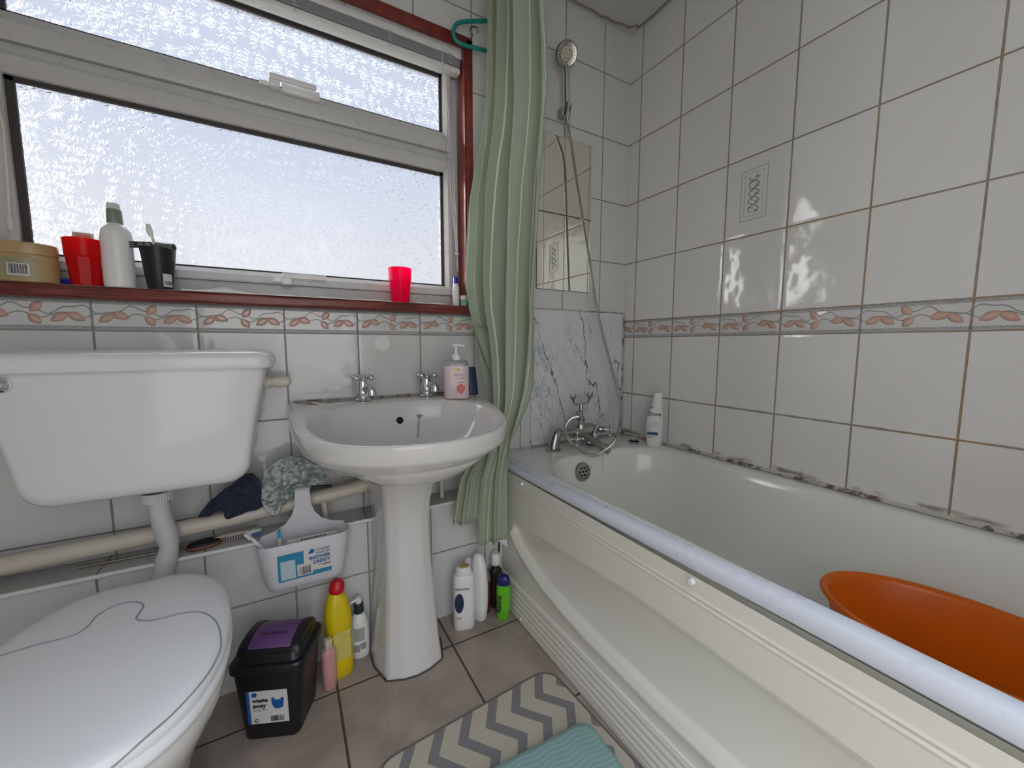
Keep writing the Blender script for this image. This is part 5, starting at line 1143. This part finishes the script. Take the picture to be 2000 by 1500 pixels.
# ------------------------------------------------------------------ bottles left of the pedestal
bch = thing('bleach_bottle', 'yellow bleach bottle with a red cap beside the bin', 'bottle', (-1.256, -0.172, 0), radians(8))
g = G(); g.loft([ring(rr(x_, 0, a, b, min(a, b) * 0.92, 7), z) for x_, a, b, z in ((0, 0.033, 0.026, 0.0), (0, 0.036, 0.029, 0.004), (0, 0.036, 0.029, 0.045), (0, 0.0345, 0.028, 0.050), (0, 0.0345, 0.028, 0.150), (0, 0.036, 0.029, 0.158), (-0.001, 0.035, 0.028, 0.185), (-0.002, 0.030, 0.025, 0.215), (-0.003, 0.021, 0.020, 0.240), (-0.003, 0.017, 0.017, 0.246))]); ybm = simple('yellow_plastic', C255(212, 188, 8), 0.32, var=0.03); g.out('bottle_body', ybm, bch, ang=50)
g = G(); g.lathe([(0.019, 0.0), (0.0205, 0.004), (0.0205, 0.014), (0.018, 0.026), (0.012, 0.034), (0.0, 0.037)], seg=24).xf(Matrix.Translation((-0.003, 0, 0.245)) @ Matrix.Rotation(radians(14), 4, 'Y')); g.out('bottle_cap', simple('red_plastic', C255(190, 16, 32), 0.3), bch)
g = G(); quadpatch(g, (0, -0.0283, 0), (1, 0, 0), (0, 0, 1), -0.022, 0.024, 0.056, 0.140, 0.0006); g.out('torn_label', simple('torn_yellow_label', C255(200, 184, 96), 0.5, var=0.35, vscale=50), bch)
pmp = thing('pump_bottle', 'white pump bottle with a dark green collar standing against the basin pedestal', 'bottle', (-1.195, -0.1312, 0), radians(-8))
g = G(); g.lathe([(0.024, 0), (0.0265, 0.003), (0.0275, 0.04), (0.0275, 0.085), (0.025, 0.110), (0.018, 0.130), (0.0125, 0.136)], seg=30, sy=0.85); g.out('bottle_body', 'white_pl', pmp)
g = G(); g.lathe([(0.0135, 0.1362), (0.0140, 0.138), (0.0135, 0.164), (0.012, 0.166)], seg=24); g.out('collar', simple('dark_green_plastic', C255(34, 52, 42), 0.35), pmp)
g = G(); g.lathe([(0.0085, 0.166), (0.0095, 0.168), (0.0095, 0.180), (0.008, 0.183), (0.0, 0.184)], seg=20); g.tube([(0, 0, 0.177), (-0.016, -0.006, 0.176), (-0.026, -0.010, 0.171)], [0.005, 0.004, 0.0028], 10, smooth=3); g.out('pump', 'white_pl', pmp)
curved_label('grey_leaf_print', pmp, 0.0276, 0.0235, 236, 300, 0.058, 0.098, simple('sage_grey_print', C255(158, 164, 156), 0.4, var=0.2, vscale=90))
curved_label('text_block', pmp, 0.0274, 0.0233, 232, 268, 0.024, 0.046, simple('fine_print', C255(140, 140, 140), 0.5, var=0.3, vscale=400))
g = G()
for a in range(272, 306, 5):
    A = [radians(a), radians(a + 2.5)]; g.loft([[(0.0277 * cos(q), 0.0236 * sin(q), z) for z in (0.030, 0.050)] + [(0.0281 * cos(q), 0.0240 * sin(q), z) for z in (0.050, 0.030)] for q in A])
g.out('barcode', 'ink', pmp)
pk = thing('pink_bottle', 'pink bottle with a pale cap wedged between the bin and the bleach', 'bottle', (-1.287, -0.213, 0), radians(20))
g = G(); g.loft([ring(rr(0, 0, a, b, min(a, b) * 0.9, 6), z) for a, b, z in ((0.015, 0.013, 0.0), (0.0175, 0.015, 0.004), (0.0185, 0.0155, 0.05), (0.0185, 0.0155, 0.095), (0.017, 0.014, 0.110), (0.010, 0.010, 0.117))]); g.out('bottle_body', simple('pink_plastic', C255(196, 146, 140), 0.25), pk, ang=50)
g = G(); g.box(-0.010, 0.008, -0.009, 0.009, 0.117, 0.142, 0.002); g.out('bottle_cap', simple('cream_cap', C255(196, 182, 160), 0.35), pk)

# ------------------------------------------------------------------ bottles between the pedestal and the bath
b1 = thing('conditioner_bottle', 'stout white bottle with yellowed cap nearest the pedestal', 'bottle', (-0.872, -0.176, 0), radians(-16))
g = G(); g.loft([ring(rr(0, 0, a, b, min(a, b) * 0.85, 6), z) for a, b, z in ((0.033, 0.022, 0.0), (0.0355, 0.0245, 0.004), (0.036, 0.025, 0.06), (0.0355, 0.0245, 0.165), (0.034, 0.023, 0.180), (0.029, 0.021, 0.186))]); g.out('bottle_body', 'white_pl', b1, ang=40)
g = G(); g.lathe([(0.0275, 0.1862), (0.0275, 0.190), (0.025, 0.206), (0.022, 0.212), (0.019, 0.2125), (0.0, 0.211)], seg=28, sy=0.82); g.out('bottle_cap', 'white_pl', b1)
g = G(); g.lathe([(0.0, 0.0), (0.0175, 0.0), (0.0165, 0.0012), (0, 0.0014)], (0, 0, 0.2128), 24, sy=0.8); g.out('residue', simple('dried_yellow_residue', C255(178, 150, 96), 0.7, var=0.3, vscale=120), b1)
g = G(); g.loft([[(-0.018 + 0.015 * cos(a / 16 * 2 * pi), -0.0252 - o, 0.098 + 0.034 * sin(a / 16 * 2 * pi)) for a in range(16)] for o in (0.0, 0.0005)]); g.out('navy_oval', simple('navy_print', C255(26, 40, 66), 0.4), b1)
text('brand_text', 'TRESEMME', 0.0105, 'ink', b1, (-0.034, -0.0256, 0.143), (1, 0, -0.05), (0, 0, 1)); text('scribble_text', 'rich', 0.013, 'ink_grey', b1, (-0.030, -0.0256, 0.045), (1, 0, -0.2), (0, 0, 1))
b2 = thing('white_bottle', 'tall plain white bottle with a rounded top, second from the pedestal', 'bottle', (-0.812, -0.168, 0.0), radians(-60))
g = G(); g.loft([ring(rr(0.004 * sin(z * 16), 0, a, b, min(a, b) * 0.95, 7), z) for a, b, z in ((0.022, 0.015, 0.0), (0.026, 0.018, 0.006), (0.028, 0.0195, 0.05), (0.029, 0.020, 0.11), (0.027, 0.019, 0.17), (0.0235, 0.017, 0.200), (0.019, 0.0155, 0.218), (0.013, 0.012, 0.229), (0.006, 0.006, 0.234))]); g.out('bottle_body', 'white_pl', b2, ang=60)
b2b = thing('white_bottle', 'white bottle leaning on the wall behind the tall plain white one', 'bottle', (-0.835, -0.128, 0.0), radians(-10))
g = G(); g.loft([ring(rr(0, 0, a, b, min(a, b) * 0.9, 6), z) for a, b, z in ((0.020, 0.012, 0.0), (0.022, 0.014, 0.004), (0.022, 0.014, 0.15), (0.016, 0.012, 0.19), (0.008, 0.007, 0.205))]); g.out('bottle_body', 'white_pl', b2b, ang=50)
b3 = thing('amber_bottle', 'slim translucent bottle of red-brown liquid between the white and dark bottles', 'bottle', (-0.776, -0.150, 0), 0)
g = G(); g.lathe([(0.013, 0), (0.015, 0.003), (0.0155, 0.09), (0.0150, 0.118)], seg=22); g.out('liquid', simple('red_brown_liquid', C255(96, 44, 30), 0.15, var=0.2, vscale=30), b3)
g = G(); g.lathe([(0.0152, 0.1182), (0.0150, 0.132), (0.011, 0.146), (0.007, 0.150)], seg=22); g.out('clear_top', simple('smoky_plastic', C255(118, 114, 110), 0.15), b3)
b4 = thing('mouthwash_bottle', 'dark bottle with a ribbed white cap in the corner by the bath panel', 'bottle', (-0.732, -0.136, 0), 0)
g = G(); g.loft([ring(rr(0, 0, a, b, min(a, b) * 0.8, 6), z) for a, b, z in ((0.020, 0.016, 0.0), (0.0225, 0.018, 0.004), (0.0225, 0.018, 0.12), (0.0205, 0.017, 0.138), (0.013, 0.013, 0.148), (0.0125, 0.0125, 0.158))]); g.out('bottle_body', simple('dark_brown_plastic', C255(44, 38, 36), 0.2), b4, ang=50)
g = G(); g.lathe([(0.0165, 0.1585), (0.0170, 0.161), (0.0168, 0.164)], seg=30); g.lathe([(0.0165, 0.1668), (0.0150, 0.196), (0.013, 0.199), (0.011, 0.1975), (0.0, 0.1975)], seg=30); g.lathe([(0.0140, 0.160), (0.0140, 0.170)], seg=20); g.out('bottle_cap', 'white_pl', b4)
b5 = thing('green_bottle', 'lime green shower gel bottle with a dark blue cap by the bath panel', 'bottle', (-0.741, -0.205, 0), radians(-38))
g = G(); g.loft([ring(rr(0.004 * sin(z * 20), 0, a, b, min(a, b) * 0.92, 6), z) for a, b, z in ((0.019, 0.013, 0.0), (0.0215, 0.0155, 0.004), (0.0235, 0.0165, 0.05), (0.0245, 0.0165, 0.10), (0.0225, 0.016, 0.124))]); g.out('bottle_body', simple('lime_green_plastic', C255(98, 184, 34), 0.28), b5, ang=50)
g = G(); g.loft([ring(rr(0.003, 0, a, b, min(a, b) * 0.92, 6), z) for a, b, z in ((0.0225, 0.0165, 0.1242), (0.022, 0.016, 0.140), (0.0185, 0.0135, 0.152), (0.010, 0.008, 0.157))]); g.out('bottle_cap', simple('dark_blue_plastic', C255(20, 32, 92), 0.3), b5, ang=60)
text('brand_text', 'Radox', 0.024, 'ink', b5, (-0.004, -0.0172, 0.028), (0.05, 0, 1), (-1, 0, 0.05), bold=0.0005)

# ------------------------------------------------------------------ floor mat and foam pad
bm_ = thing('bath_mat', 'beige mat with grey zigzag stripes on the tiled floor by the bath', 'mat', (-0.96, -0.78, 0), radians(3.5))
g = G(); g.loft([ring(rr(0, 0, 0.248 * 1, 0.300, 0.05, 8), z) for z in (0.0006, 0.0052)]); g.out('mat_surface', 'mat', bm_, ang=30)
g = G(); e_ = [(x, y, 0.0034) for x, y in rr(0, 0, 0.249, 0.301, 0.051, 8)]; g.tube(e_ + e_[:2], 0.0032, 8); g.out('mat_binding', 'mat_edge', bm_)
pd = thing('foam_pad', 'teal ribbed foam kneeling pad lying on the zigzag mat', 'pad', (-0.940, -0.800, 0.0070), radians(-3))
g = G(); g.loft([ring(rr(0, 0, hx, hy, r, 8), z) for hx, hy, r, z in ((0.176, 0.146, 0.03, 0.0), (0.181, 0.151, 0.035, 0.004), (0.182, 0.152, 0.035, 0.020), (0.178, 0.148, 0.034, 0.026), (0.165, 0.135, 0.03, 0.029))]); g.out('pad_body', 'teal_pad', pd, ang=60)
